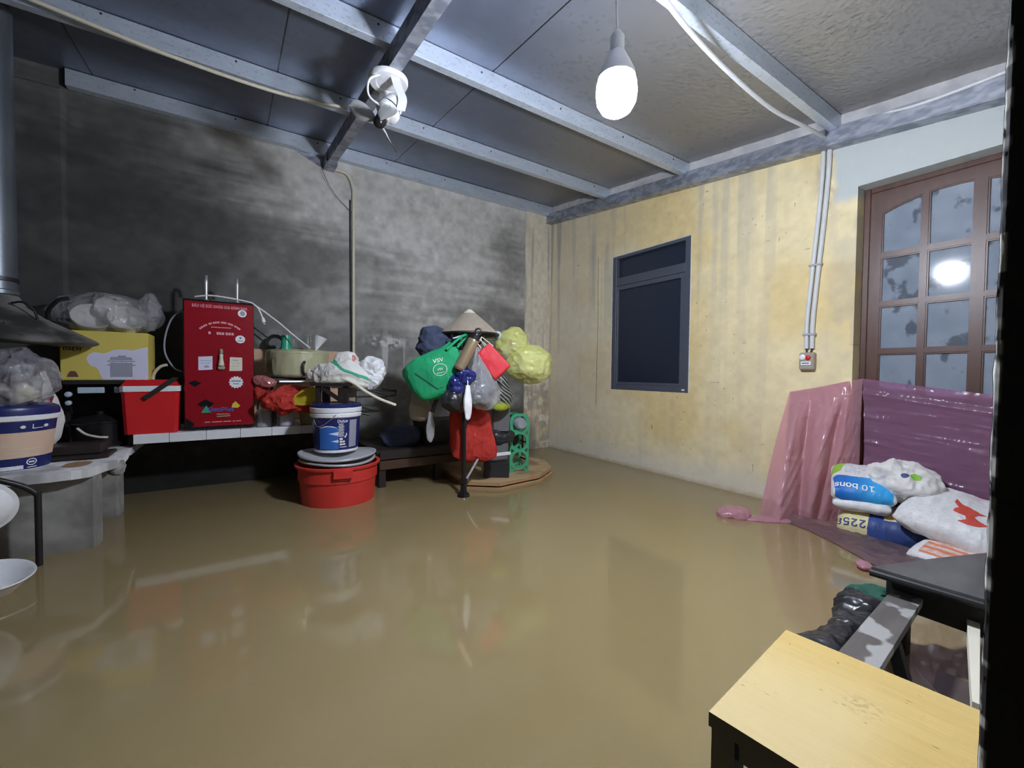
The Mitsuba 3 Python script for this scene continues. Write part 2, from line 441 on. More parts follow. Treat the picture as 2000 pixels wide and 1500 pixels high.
def crinkle(p, n, uv):        # long folds, mostly running down the cloth
    w = 1.6 * noise(p.x * 5, p.y * 5, p.z * 5)
    def rd(k, o): return 1 - dr.abs(2 * noise(p.x * k + .35 * p.y * k + w, p.y * k + o, p.z * k * .34 - .25 * p.x * k) - 1)
    return dr.square(rd(15, 0)) + .45 * dr.square(rd(40, 2))
def sheer(name, col, opacity, rough=.12, bump=.007):
    """thin see-through plastic: part clear sheet, part glossy film"""
    f = {'type': 'principled', 'base_color': {'type': 'rgb', 'value': list(col)}, 'roughness': float(rough), 'specular': .7}
    return mat(name, type='blendbsdf', weight=float(opacity), clear={'type': 'thindielectric', 'int_ior': 1.5},
               film={'type': 'twosided', 'bsdf': {'type': 'bumpmap', 'arbitrary': proc(crinkle), 'scale': float(bump), 'bsdf': f}})
RV0, FV0 = np.array([.835, -.551, 0.0]), np.array([.551, .834, 0.0])
M = {}
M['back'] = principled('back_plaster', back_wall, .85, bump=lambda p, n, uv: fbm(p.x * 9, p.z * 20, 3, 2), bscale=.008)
M['cream'] = principled('cream_plaster', cream_wall, .8, bump=lambda p, n, uv: noise(p.y * 30, p.z * 30), bscale=.003)
M['corner'] = principled('corner_plaster', corner_paint, .85)
M['concrete'] = principled('bare_concrete', concrete, .9, bump=lambda p, n, uv: fbm(p.x * 28 + p.y * 28, p.z * 28, 3, 2), bscale=.004)
M['slab'] = principled('slab_cement', slab_top, .75)
M['greywall'] = principled('grey_plaster', (.09, .088, .082), .9)
M['mud'] = principled('mud_floor', (.14, .10, .06), .9)
M['water'] = mat('muddy_water', type='roughplastic', distribution='ggx', alpha=.005, int_ior=1.55, diffuse_reflectance=proc(murky), nonlinear=False)
M['foil'] = principled('foil_insulation', foil, .42, .55, bump=foil_bump, bscale=.006)
M['galv'] = principled('galvanised', galv, .46, .55)
M['dgalv'] = principled('dark_steel', dark_galv, .42, .5)
M['pine'] = principled('pine_top', planks, .42)
M['weathered'] = principled('weathered_plank', weathered, .55)
M['greyboard'] = principled('grey_board', greyboard, .5)
M['ply'] = principled('wet_plywood', ply_wood, .6)
M['plyedge'] = principled('plywood_edge', (.40, .22, .11), .7)
M['pinkwood'] = principled('pinkish_board', pinkwood, .7)
M['doorwood'] = principled('door_varnish', door_wood, .38)
M['frost'] = mat('frosted_glass', type='twosided', bsdf={'type': 'roughplastic', 'distribution': 'ggx', 'alpha': .004, 'int_ior': 1.55, 'diffuse_reflectance': proc(frosted)})
M['darkglass'] = mat('dark_window_glass', type='twosided', bsdf={'type': 'roughplastic', 'distribution': 'ggx', 'alpha': .06, 'int_ior': 1.5, 'diffuse_reflectance': {'type': 'rgb', 'value': [.016, .022, .042]}})
M['winframe'] = principled('window_frame', (.070, .078, .105), .45)
M['straw'] = principled('palm_straw', straw, .8)
M['sooty'] = principled('sooty_metal', sooty, .6, .3)
M['tubred'] = principled('red_tub_plastic', tub_red, .35)
for nm, col, ro in (('white', (.72, .73, .76), .35), ('whitecloth', (.66, .65, .63), .75), ('black', (.012, .012, .013), .45), ('blackgloss', (.010, .010, .012), .2), ('grey', (.36, .37, .39), .4),
                    ('paleblue', (.42, .52, .62), .35), ('red', (.56, .018, .022), .32), ('redprint', (.55, .07, .05), .6), ('navy', (.012, .018, .11), .35), ('blue', (.03, .12, .42), .4),
                    ('navycloth', (.035, .045, .085), .85), ('greencloth', (.012, .300, .115), .75), ('green', (.05, .33, .17), .45), ('teal', (.03, .32, .20), .3), ('yellow', (.56, .44, .030), .6),
                    ('yellowbox', (.58, .48, .10), .6), ('peach', (.62, .44, .33), .5), ('ivory', (.62, .58, .47), .55), ('pvc', (.58, .59, .60), .45), ('olive', (.27, .25, .12), .5),
                    ('beige', (.33, .29, .24), .8), ('brown', (.060, .030, .017), .55), ('darkbrown', (.020, .013, .012), .5), ('orange', (.70, .20, .05), .5), ('lime', (.25, .52, .06), .6),
                    ('skyblue', (.02, .20, .62), .5), ('orangeprint', (.66, .22, .12), .6), ('inkblue', (.05, .07, .20), .6), ('inkgrey', (.28, .29, .36), .6), ('darkred', (.17, .012, .03), .4),
                    ('tile', (.70, .71, .74), .22), ('grout', (.30, .30, .31), .8), ('lilacprint', (.60, .60, .76), .5), ('maroon', (.14, .05, .04), .5), ('rubber', (.022, .022, .026), .38),
                    ('rail', (.60, .57, .47), .6), ('dgreen', (.02, .13, .085), .4), ('pinkprint', (.62, .30, .34), .5)):
    M[nm] = principled(nm, col, ro)
M['whitecloth'] = principled('white_woven', (.68, .67, .65), .6, bump=crinkle, bscale=.006)
M['crumpwhite'] = principled('white_crumpled', (.68, .69, .72), .5, bump=crinkle, bscale=.007)
M['rubberbag'] = principled('black_bag_plastic', (.022, .022, .026), .3, bump=crinkle, bscale=.006)
M['greencloth'] = principled('green_nonwoven', (.010, .300, .120), .8, bump=crinkle, bscale=.005)
M['dgreen'] = principled('dark_green', (.014, .075, .05), .8)
M['navycloth'] = principled('navy_fabric', (.040, .052, .095), .85, bump=crinkle, bscale=.007)
M['navyfoil'] = principled('navy_bag_plastic', (.014, .020, .13), .25, bump=crinkle, bscale=.007)
M['cherry'] = principled('dispenser_red', (.255, .004, .012), .16, clearcoat=.6, clearcoat_gloss=.95)
M['bagstuff'] = principled('wrapped_things', lambda p, n, uv: mix((.05, .045, .055), (.32, .31, .33), smoothstep(.35, .62, fbm(p.x * 16, p.y * 16, p.z * 12, 2))), .4, bump=crinkle, bscale=.006)
M['redpaper'] = principled('red_paper', (.58, .016, .028), .55, bump=crinkle, bscale=.003)
M['boxgrey'] = principled('dim_grey_plastic', (.13, .13, .14), .5)
M['chrome'] = principled('chrome', (.82, .83, .85), .22, .75)
M['steel'] = mat('pan_steel', type='twosided', bsdf={'type': 'roughconductor', 'material': 'Al', 'alpha': .25})
M['alu'] = principled('wrapped_pot', lambda p, n, uv: mix((.50, .49, .36), (.72, .71, .56), fbm(p.x * 9, p.z * 12, p.y * 9, 3)), .3, .35)
M['bronze'] = principled('bronze_flask', (.40, .31, .20), .30, .55)
M['galvpipe'] = principled('duct_zinc', lambda p, n, uv: mix((.10, .115, .14), (.17, .19, .22), fbm(p.x * 20, p.y * 20, p.z * 4, 3)), .38, .6)
def film(name, col, rough=.22, spec=.35, diff=.8, bump=.012):
    d = {'type': 'principledthin', 'base_color': {'type': 'rgb', 'value': list(col)}, 'roughness': float(rough), 'spec_trans': float(spec), 'diff_trans': float(diff), 'eta': 1.5}
    return mat(name, type='bumpmap', arbitrary=proc(crinkle), scale=float(bump), bsdf=d)
M['pinkfilm'] = film('pink_film', (.86, .50, .59), .20, .50, .6, .004)
M['footfilm'] = film('wet_film', (.60, .42, .47), .15, .78, .5, .004)
M['purplefilm'] = film('pink_film_doubled', (.62, .33, .52), .24, .66, .5, .005)
M['clearfilm'] = sheer('clear_film', (.46, .46, .50), .28, .09, .011)
M['greyfilm'] = sheer('grey_film', (.52, .52, .56), .36, .10, .009)
M['redfilm'] = film('red_film', (.68, .075, .060), .16, .16, .6, .013)
M['yellowfilm'] = sheer('yellow_film', (.66, .68, .22), .50, .14, .008)
M['wrapfilm'] = sheer('wrap_film', (.66, .66, .40), .34, .12, .008)
M['bluefilm'] = film('blue_film', (.05, .07, .36), .2, .15, .6)
M['glass'] = mat('jar_glass', type='thindielectric', int_ior=1.5)

# ------------------------------------------------------------------ the setting
ST = 'structure'
FZ = -.34
add('floor', box(-2.6, 3.7, -.2, 4.5, FZ - .06, FZ, 0), M['mud'], False, kind=ST)
add('doorstep', box(2.78, XR, .09, 1.30, FZ, -.035, .01), M['concrete'], parent='floor', label='submerged concrete doorstep under the pile of sacks')

wall = box(-2.6, 3.04, YB, YB + .14, FZ, 3.14, 0)
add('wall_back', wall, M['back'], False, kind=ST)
add('corner_column', box(3.035, XR, YB - .012, YB + .1, FZ, 3.1, .004), M['corner'], parent='wall_back', label='cream painted strip beside the corner')
add('trim_1', box(-1.62, -.975, YB - .085, YB, FZ, 2.93, .02), M['back'], kind=ST)
add('wall_left', box(-2.6, -2.46, -.2, YB, FZ, 3.2, 0), M['greywall'], False, kind=ST)

# right wall with a window hole and a door hole
WY0, WY1, WZ0, WZ1 = 2.312, 3.246, .798, 2.216
DY0, DY1, DZ1 = .10, 1.10, 2.215
outer = [(-.2, FZ), (YB, FZ), (YB, 3.07), (-.2, 2.555)]
wallp = Polygon(outer, [[(WY0, WZ0), (WY1, WZ0), (WY1, WZ1), (WY0, WZ1)], [(DY0, FZ + .005), (DY1, FZ + .005), (DY1, DZ1), (DY0, DZ1)]])
wm = place(prism(wallp, 0, .20), (XR, 0, 0), (0, 1, 0), (0, 0, 1))
add('wall_right', wm, M['cream'], False, kind=ST)
# front wall beside the camera, with a ragged jamb edge
random.seed(4); rng = np.random.default_rng(4)
def jamb(u, v):
    # section around the corner: end face (facing -x), chipped edge, then the room face (+y)
    z = FZ + v * (3.0 - FZ); k = u * 12
    nz = meshkit.fbm(np.stack([u * 5, v * 150, 0 * u], -1), 3, 8) - .5
    c = .006 + .005 * nz
    x = np.where(k < 5, .63, np.where(k < 8, .63 + c * (k - 5) / 3, .63 + c + (k - 8) / 4 * 2.85))
    y = np.where(k < 5, -.16 + (k / 5) * (.16 + .0875 - c), np.where(k < 8, .0875 - c + c * (k - 5) / 3, .0875))
    on = (k >= 4.9) & (k <= 8.1)
    return np.stack([x + on * .004 * nz, y + on * .004 * nz, z], -1)
jm, _ = grid(jamb, 13, 900)
add('wall_front', jm, principled('shaded_jamb', lambda p, n, uv: mix((.012, .012, .013), (.36, .36, .33), smoothstep(.0865, .0885, p.y + .004 * (fbm(p.z * 60, p.x * 60, 2, 2) - .5)) + .9 * smoothstep(.0800, .0835, p.y) * smoothstep(.45, .6, fbm(p.z * 50, 1, 2, 2))), .9), 40, kind=ST)  # end face in shade painted near-black, its lamplit edge painted pale
add('panel', box(-2.6, -.75, -.16, .0875, FZ, 2.7, .01), M['greywall'], False, parent='wall_front')

# window: dark frame, transom and casement
W = 'window_1'
def fr(y0, y1, z0, z1, x0=XR - .004, x1=XR + .05, c=.003): return box(x0, x1, y0, y1, z0, z1, c)
fw = cat_(fr(WY0, WY0 + .055, WZ0, WZ1), fr(WY1 - .055, WY1, WZ0, WZ1), fr(WY0 + .055, WY1 - .055, WZ1 - .03, WZ1), fr(WY0 + .055, WY1 - .055, WZ0, WZ0 + .055), fr(WY0 + .055, WY1 - .055, 1.90, 1.985))
labels[W] = {'kind': ST}
add('frame', fw, M['winframe'], parent=W)
sash = cat_(fr(2.367, 2.415, .853, 1.90, XR + .004, XR + .045), fr(3.175, 3.191, .853, 1.90, XR + .004, XR + .045), fr(2.415, 3.175, .853, .88, XR + .004, XR + .045), fr(2.415, 3.175, 1.855, 1.90, XR + .004, XR + .045))
add('casement', sash, M['winframe'], parent=W)
add('pane', box(XR + .028, XR + .034, 2.415, 3.175, .88, 1.855, 0), M['darkglass'], False, parent=W)
add('pane', box(XR + .040, XR + .046, 2.367, 3.191, 1.985, 2.186, 0), M['darkglass'], False, parent=W)
add('mortar_edge', cat_(box(XR - .004, XR + .004, WY0 - .006, WY1 + .006, WZ1, WZ1 + .007, .002), box(XR - .004, XR + .004, WY1, WY1 + .006, WZ0, WZ1, .002), box(XR - .004, XR + .004, WY0 - .006, WY0, WZ0, WZ1, .002)), M['pvc'], parent=W)
add('latch', box(XR - .012, XR - .003, 2.345, 2.375, .815, .83, .003), M['white'], parent=W)

# door: frame in the reveal, one glazed leaf with an arched top
D = 'door_1'; labels[D] = {'kind': ST}
DX = 3.565
add('frame', cat_(box(DX - .01, DX + .06, DY1 - .035, DY1, FZ, DZ1, .004), box(DX - .01, DX + .06, DY0, DY0 + .035, FZ, DZ1, .004), box(DX - .01, DX + .06, DY0 + .035, DY1 - .035, DZ1 - .035, DZ1, .004)), M['doorwood'], parent=D)
cols = [(1.005, .81), (.782, .588), (.540, .346)]
rows = [(1.775, None), (1.455, 1.745), (1.145, 1.428), (.84, 1.118), (.53, .812)]
def arch(y): return 2.112 - .075 * ((y - .675) / .33) ** 2
leaf_poly = Polygon([(.135, FZ + .02), (1.065, FZ + .02), (1.065, 2.18), (.135, 2.18)])
holes = []
for (a, b) in cols:
    for (z0, z1) in rows:
        ys = np.linspace(a, b, 9)
        holes.append([(a, z0), (b, z0)] + ([(b, z1), (a, z1)] if z1 else [(y, arch(y)) for y in ys[::-1]]))
leafp = leaf_poly
for h in holes: leafp = leafp.difference(Polygon(h))
lk = add('leaf', place(prism(leafp, 0, .038), (DX, 0, 0), (0, 1, 0), (0, 0, 1)), M['doorwood'], False, parent=D, label='brown wooden leaf with glazing bars')
bead = []
for h in holes:
    hp = Polygon(h)
    add('pane', place(prism(hp.buffer(.004), 0, .004), (DX + .016, 0, 0), (0, 1, 0), (0, 0, 1)), M['frost'], False, parent=lk)
    bead.append(place(prism(hp.difference(hp.buffer(-.008)), 0, .01), (DX + .005, 0, 0), (0, 1, 0), (0, 0, 1)))
add('glazing_bead', cat_(*bead), M['doorwood'], False, parent=lk, kind='stuff')

# roof: foil-lined sheets on purlins, two sloping rafters
C_ = 'ceiling'; labels[C_] = {'kind': ST}
seams = [-2.6, -1.93, -.83, .262, 1.37, 2.47, 3.6]
for i, (a, b) in enumerate(zip(seams[:-1], seams[1:])):
    def sheet(u, v, a=a, b=b):
        x = a + (.004 if a < 2 else 0) + (b - a - (.004 if a < 2 else 0) - (.004 if b < 2 else 0)) * u; y = -.2 + 4.66 * v
        z = roof(y) + .006 * np.sin(u * PI) ** 2 * 0 + .004 * (meshkit.fbm(np.stack([x * 3, y * 3, 0 * x], -1), 2, 3) - .5)
        return np.stack([x, y, z], -1)
    s0, _ = grid(sheet, 22, 70)
    add('sheet', s0, M['foil'], True, parent=C_)
lap = cat_(*[hull([(x + dx, y, roof(y) + dz) for dx in (-.006, .006) for y in (-.2, 4.46) for dz in (.0015, .012)]) for x in seams[1:-2]])
add('seam', lap, M['black'], False, parent=C_, label='dark lap joints between the foil sheets', kind='stuff')
def purlin(y, x0, x1, h=.10, w=.05, drop=0.0):
    zt = roof(y) - .004; z0 = zt - h - drop
    return cat_(box(x0, x1, y - .003, y + .003, z0, zt, .001), box(x0, x1, y, y + w, z0, z0 + .004, .001), box(x0, x1, y, y + w, zt - .004, zt, .001), box(x0, x1, y + w - .004, y + w, z0, z0 + .02, .001))
add('purlin', purlin(YB - .065, -.972, 3.40, .115, .06), M['galv'], False, parent=C_, label='galvanised purlin along the top of the back wall')
for y, nm in ((3.285, 'second galvanised purlin from the back wall'), (2.33, 'third galvanised purlin from the back wall'), (1.20, 'galvanised purlin nearest the doorway')):
    add('purlin', purlin(y, -2.5, 3.45, .105), M['galv'], False, parent=C_, label=nm)
add('screw_heads', cat_(*[lathe([(.006, 0), (.006, .003), (.002, .006)], 8).apply_transform(trimesh.transformations.rotation_matrix(PI / 2, [1, 0, 0])).apply_translation([x, y - .004, roof(y) - .03 + .012 * math.sin(9 * x)]) for y in (YB - .065, 3.285, 2.33) for x in np.arange(-.6, 3.3, .63)]), M['black'], parent=C_, kind='stuff')
def sloped(x0, x1, y0, y1, zoff, h):
    return hull([(x, y, 2.37 + .117 * y + zoff + dz) for x in (x0, x1) for y in (y0, y1) for dz in (0, h)])
add('rafter', sloped(.728, .798, -.2, 4.30, .0, .11), M['dgalv'], False, parent=C_, label='dark box-section rafter that carries the fan')
add('rafter_foot', cat_(hull([(x, y, z) for x in (.715, .811) for y, z in ((4.16, 2.845), (4.325, 2.845), (4.325, 2.955), (4.16, 2.945))])), M['dgalv'], False, parent=C_)
add('gusset_plate', prism([(.50, 0), (.728, -.10), (.728, .02)], 0, .006).apply_transform(trimesh.transformations.rotation_matrix(PI / 2, [1, 0, 0])).apply_translation([0, YB - .004, 2.95]), M['dgalv'], False, parent=C_)
add('wall_beam', cat_(sloped(XR - .085, XR, .1, YB, 0, .115), sloped(XR - .10, XR, .1, YB, -.004, .012)), M['dgalv'], False, parent=C_, label='bluish grey beam along the top of the right wall')
mort, _ = grid(lambda u, v: np.stack([XR - .012 - .02 * meshkit.fbm(np.stack([u * 40, v * 3, 0 * u], -1), 3, 5), .15 + u * 4.17, 2.37 + .117 * (.15 + u * 4.17) + .11 + v * (.10)], -1), 160, 8)
add('mortar_band', mort, principled('rough_mortar', lambda p, n, uv: mix((.34, .34, .36), (.58, .57, .57), fbm(p.y * 12, p.z * 12, 3, 3)), .9), True, parent=C_, label='rough grey mortar above the beam')

# flood water
add('flood_water', grid(lambda u, v: np.stack([-2.46 + 6.05 * u, -.2 + 4.56 * v, 0 * u], -1), 2, 2)[0], M['water'], False, label='muddy brown flood water standing across the whole room floor', cat='water', kind='stuff')

# ------------------------------------------------------------------ lamp, fan, cables under the roof
t = thing('led_bulb', 'large glowing white LED bulb hanging from the roof on a short cord', 'lamp')
bx, by, bz = BULB
k = add('glass', lathe([(0, -.080), (.03, -.076), (.055, -.06), (.072, -.03), (.076, 0), (.075, .03), (.068, .055)], 32, (bx, by, bz)), M['white'], True, parent=t)
scene[k]['emitter'] = {'type': 'area', 'radiance': {'type': 'rgb', 'value': BULB_RADIANCE}}
add('body', lathe([(.069, .056), (.066, .075), (.045, .12), (.030, .15), (.018, .155)], 32, (bx, by, bz)), M['white'], 40, parent=t)
add('socket', lathe([(.024, .155), (.026, .16), (.026, .21), (.015, .225), (.006, .235)], 20, (bx, by, bz)), M['white'], 40, parent=t)
add('cord', tube([(bx, by, bz + .23), (bx + .004, by + .02, 2.45), (bx, by + .07, roof(1.2) - .1)], .004, 8, 12), M['white'], parent=t)

t = thing('ceiling_fan', 'small white bladed fan with a C-shaped bracket clamped under the rafter', 'fan')
fx, fy, fz = .758, 2.47, 2.655
def strap(pts, wdir, w, th):
    p = curve(pts, 18); wd = np.asarray(wdir, float); out = []
    for a, b in zip(p[:-1], p[1:]):
        d = b - a; n_ = np.cross(d, wd); n_ /= np.linalg.norm(n_)
        out.append(hull([q + s1 * wd * w / 2 + s2 * n_ * th / 2 for q in (a, b) for s1 in (-1, 1) for s2 in (-1, 1)]))
    return cat_(*out)
ring = lathe([(.066, -.032), (.070, -.036), (.104, -.034), (.110, -.022), (.110, -.006), (.10, 0), (.07, 0), (.062, -.010), (.066, -.032)], 44, (fx, fy, fz))
add('base_ring', ring, M['white'], 40, parent=t)
hubp = np.array([.700, 2.44, 2.375]); ax = -.42 * RV0 - .80 * np.array([0, 0, 1.0]) - .30 * FV0; ax /= np.linalg.norm(ax)
mot = hubp - ax * .095
wd_ = .8 * RV0 + .1 * FV0; wd_ /= np.linalg.norm(wd_)
add('bracket', strap([(fx + .015, fy - .075, fz - .03), (fx + .03, fy - .085, fz - .09), (mot[0] + .055, mot[1] - .075, mot[2] + .045), (mot[0] + .045, mot[1] - .07, mot[2] - .02)], wd_, .048, .008), M['white'], 20, parent=t)
add('bracket', strap([(fx - .0, fy + .08, fz - .03), (fx - .01, fy + .09, fz - .12), (mot[0] + .0, mot[1] + .09, mot[2] + .04), (mot[0] - .01, mot[1] + .07, mot[2] - .02)], wd_, .048, .008), M['white'], 20, parent=t)
add('motor', align(lathe([(.030, -.075), (.052, -.068), (.057, -.045), (.057, -.012), (.066, -.008), (.066, .025), (.050, .035), (.040, .04)], 36), mot, ax), M['white'], 40, parent=t)
add('motor_trim', align(lathe([(.0575, -.022), (.0590, -.020), (.0590, -.014), (.0575, -.012)], 36), mot, ax), M['rubber'], 40, parent=t)
add('motor_core', align(lathe([(.040, .04), (.042, .045), (.036, .07), (.022, .073)], 28), mot, ax), M['chrome'], 40, parent=t)
hk = add('hub', align(lathe([(.028, -.02), (.034, -.015), (.034, .012), (.026, .026), (.012, .034)], 28), hubp, ax), M['blackgloss'], 40, parent=t)
e1 = RV0 - ax * (RV0 @ ax); e1 /= np.linalg.norm(e1); e2 = np.cross(ax, e1)
for i in range(3):
    a = math.radians(48 + 120 * i)
    d1 = math.cos(a) * e1 + math.sin(a) * e2; d2 = np.cross(ax, d1)
    def blade(u, v, d1=d1, d2=d2):
        r = .03 + .16 * u; w = (.022 + .070 * np.sin(np.clip(u * 1.15, 0, 1) * PI * .75) ** .8) * np.sqrt(np.clip(1 - np.clip((u - .8) / .2, 0, 1) ** 2, 0.01, 1))
        q = (v - .5) * w; pitch = .85 - .3 * u
        return (hubp[None] + r[:, None] * d1 + (q * np.cos(pitch))[:, None] * d2 + ((q * np.sin(pitch)) + .012 * np.cos((v - .5) * PI))[:, None] * ax)
    bm, _ = grid(blade, 16, 8); add('blade', bm, M['grey'], True, parent=t)
add('wire', tube([(fx - .06, fy - .05, fz - .03), (fx - .11, fy - .03, fz - .06), (fx - .125, fy - .03, fz - .12), (fx - .11, fy - .03, fz - .165), (mot[0] - .05, mot[1] - .02, mot[2] + .0)], .006, 8, 32), M['white'], parent=t)

add('power_cable', tube([(-1.05, 3.21, 2.875), (-.85, 3.2, 2.845), (-.3, 3.2, 2.792), (.25, 3.2, 2.782), (.695, 3.24, 2.855)], .0105, 10, 40), M['ivory'], label='white cable sagging under the ceiling at upper left, ending at the rafter', cat='cable')
add('power_cable', tube([(1.39, 1.10, 2.55), (1.488, 1.141, 2.50), (2.017, 1.237, 2.53), (2.625, 1.27, 2.525), (3.05, 1.24, 2.53), (3.36, 1.27, 2.585)], .011, 10, 40), M['pvc'], label='thick white cable sagging from the roof above the lamp to the right beam', cat='cable')
add('power_cable', tube([(3.40, 1.12, 2.62), (3.37, 1.03, 2.605), (3.36, .8, 2.56), (3.35, .46, 2.55), (3.35, .14, 2.57)], .010, 10, 30), M['pvc'], label='white cable running along the beam above the door at upper right', cat='cable')

t = thing('wall_pipe', 'slim cream pipe with a black cable running down the back wall', 'pipe')
add('pipe', tube([(.80, YB - .03, 2.865), (.92, YB - .028, 2.85), (.975, YB - .024, 2.74), (.982, YB - .024, 2.5), (.985, YB - .022, 1.0), (.99, YB - .022, .60)], .013, 10, 40), M['ivory'], parent=t)
add('black_cable', tube([(.955, YB - .012, 2.62), (.958, YB - .012, 1.8), (.963, YB - .012, 1.15)], .006, 8, 10), M['black'], parent=t)
add('string', tube([(.69, YB - .06, 2.83), (.80, YB - .03, 2.65), (.965, YB - .02, 2.50)], .0025, 6, 8), M['black'], label='thin dark string slanting from the rafter foot to the wall pipe', cat='string')

for i, (o, lab) in enumerate(((0, 'left one of the two grey conduits rising from the switch box'), (-.036, 'right one of the two grey conduits rising from the switch box'))):
    t = thing('conduit', lab, 'pipe')
    add('tube', tube([(XR - .016, 1.297 + o, 2.53), (XR - .016, 1.300 + o, 2.35), (XR - .016, 1.318 + o, 2.05), (XR - .016, 1.350 + o, 1.62), (XR - .016, 1.368 + o, 1.35), (XR - .016, 1.367 + o * .95, 1.16)], .0145, 12, 40), M['pvc'], parent=t)
    for z, y in ((1.745, 1.341), (1.26, 1.368)):
        add('clip', box(XR - .036, XR, y + o - .022, y + o + .022, z - .008, z + .008, .003), M['grey'], parent=t)
    add('wire_tail', tube([(XR - .016, 1.367 + o * .95, 1.165), (XR - .018, 1.365 + o * .8, 1.14), (XR - .02, 1.36 + o * .5, 1.12)], .005, 8, 6), M['black'], parent=t)
t = thing('switch_box', 'grey surface-mounted socket box with a dial and red lamp on the cream wall', 'electrical box')
add('housing', box(XR - .045, XR, 1.308, 1.402, 1.008, 1.132, .008), M['beige'], parent=t)
fx_ = XR - .045
add('dial', align(lathe([(.021, 0), (.020, .008), (.014, .012)], 24), (fx_, 1.378, 1.098), (-1, 0, 0)), M['white'], 40, parent=t)
add('red_lamp', align(lathe([(.017, 0), (.016, .008), (.009, .013)], 20), (fx_, 1.343, 1.094), (-1, 0, 0)), M['red'], 40, parent=t)
add('socket_plate', box(fx_ - .004, fx_, 1.325, 1.388, 1.042, 1.068, .002), M['white'], parent=t)
add('socket_hole', cat_(*[align(lathe([(.0045, 0), (.0045, .0015)], 12), (fx_ - .004, y, 1.055), (-1, 0, 0)) for y in (1.342, 1.354, 1.366, 1.376)]), M['black'], parent=t)

# ------------------------------------------------------------------ left: concrete counter, duct and hood
RV, FV = np.array([.835, -.551, 0.0]), np.array([.551, .834, 0.0])      # a frame turned like the pile of sacks
RZ = math.atan2(RV[1], RV[0])

t = thing('concrete_counter', 'rough concrete slab on two masonry legs standing in the water at far left', 'counter')
sl = [(-1.9, 3.03), (-.86, 3.035), (-.70, 3.05), (-.635, 3.09), (-.60, 3.22), (-.565, 3.3), (-.555, 3.46), (-.575, 3.7), (-.57, 4.24), (-1.9, 4.24)]
sm = prism(sl, .392, .437); v_, f_ = trimesh.remesh.subdivide_to_size(sm.vertices, sm.faces, .05)
sm = trimesh.Trimesh(v_, f_); sm.merge_vertices(); sm.vertices += .010 * (np.stack([meshkit.fbm(sm.vertices * 14 + 7 * k, 3, k) for k in range(3)], 1) - .5)
add('slab', sm, M['slab'], 25, parent=t)
add('leg', box(-1.9, -.622, 3.13, 3.26, FZ, .40, .014), M['concrete'], parent=t)
add('leg', box(-1.9, -.632, 3.72, 3.88, FZ, .40, .014), M['concrete'], parent=t)
add('broken_chunk', blob((-.575, 3.36, .375), (.03, .05, .04), 3, .02, 18, 3), M['concrete'], True, parent=t)

t = thing('duct_pipe', 'vertical galvanised smoke duct at the left edge of the view', 'duct')
add('pipe', lathe([(.088, 1.40), (.088, 2.98)], 40, (-1.122, 3.62, 0)), M['galvpipe'], 40, parent=t)
add('collar', lathe([(.088, 1.382), (.094, 1.384), (.094, 1.405), (.089, 1.41)], 40, (-1.122, 3.62, 0)), M['galvpipe'], 40, parent=t)
add('collar', lathe([(.088, 1.455), (.0925, 1.457), (.0925, 1.478), (.088, 1.48)], 40, (-1.122, 3.62, 0)), M['black'], 40, parent=t)
t = thing('smoke_hood', 'sooty flared metal hood below the galvanised duct, its tip reaching over the yellow carton', 'range hood')
hd = [(.415, 1.118), (.422, 1.125), (.405, 1.142), (.30, 1.20), (.19, 1.262), (.12, 1.32), (.09, 1.38)]
hm = lathe([(.40, 1.115)] + hd, 48, (-1.122, 3.62, 0)); hm.vertices[:, 2] += .012 * np.sin(hm.vertices[:, 0] * 9) * (hm.vertices[:, 2] < 1.2)
add('cone', hm, M['sooty'], 40, parent=t)
add('wire_loop', tube([(-1.03, 3.52, 1.33), (-.98, 3.49, 1.335), (-.94, 3.49, 1.30), (-.925, 3.50, 1.245)], .006, 8, 20), M['black'], parent=t)
add('rivet', lathe([(.007, 0), (.006, .004)], 10, (-1.06, 3.32, 1.205)), M['black'], parent=t); add('rivet', lathe([(.007, 0), (.006, .004)], 10, (-1.0, 3.33, 1.205)), M['black'], parent=t)

def cyl_patch(c, r, th0, th1, z0, z1, n=40, taper=None, lift=.0012, rows=2):
    """printed band on a bucket side; th measured from +x"""
    th = np.linspace(th0, th1, n); v, f = [], []
    for i in range(rows + 1):
        z = z0 + (z1 - z0) * i / rows; rr = (taper(z) if taper else r) + lift
        v += [(c[0] + rr * math.cos(a), c[1] + rr * math.sin(a), z) for a in th]
    for i in range(rows):
        for j in range(n - 1):
            a = i * n + j
            f += [(a, a + 1, a + n + 1), (a, a + n + 1, a + n)]
    return trimesh.Trimesh(np.array(v), np.array(f), process=False)
def wrap(m, c, taper, th, z0, lift=.002):
    """bends a flat label (x along, y up) round a bucket; x=0 at angle th"""
    v, f = trimesh.remesh.subdivide_to_size(m.vertices, m.faces, .012)
    z = z0 + v[:, 1]; r = np.array([taper(q) for q in z]) + lift + v[:, 2] * .3; a = th + v[:, 0] / r
    return trimesh.Trimesh(np.stack([c[0] + r * np.cos(a), c[1] + r * np.sin(a), z], 1), f, process=False)

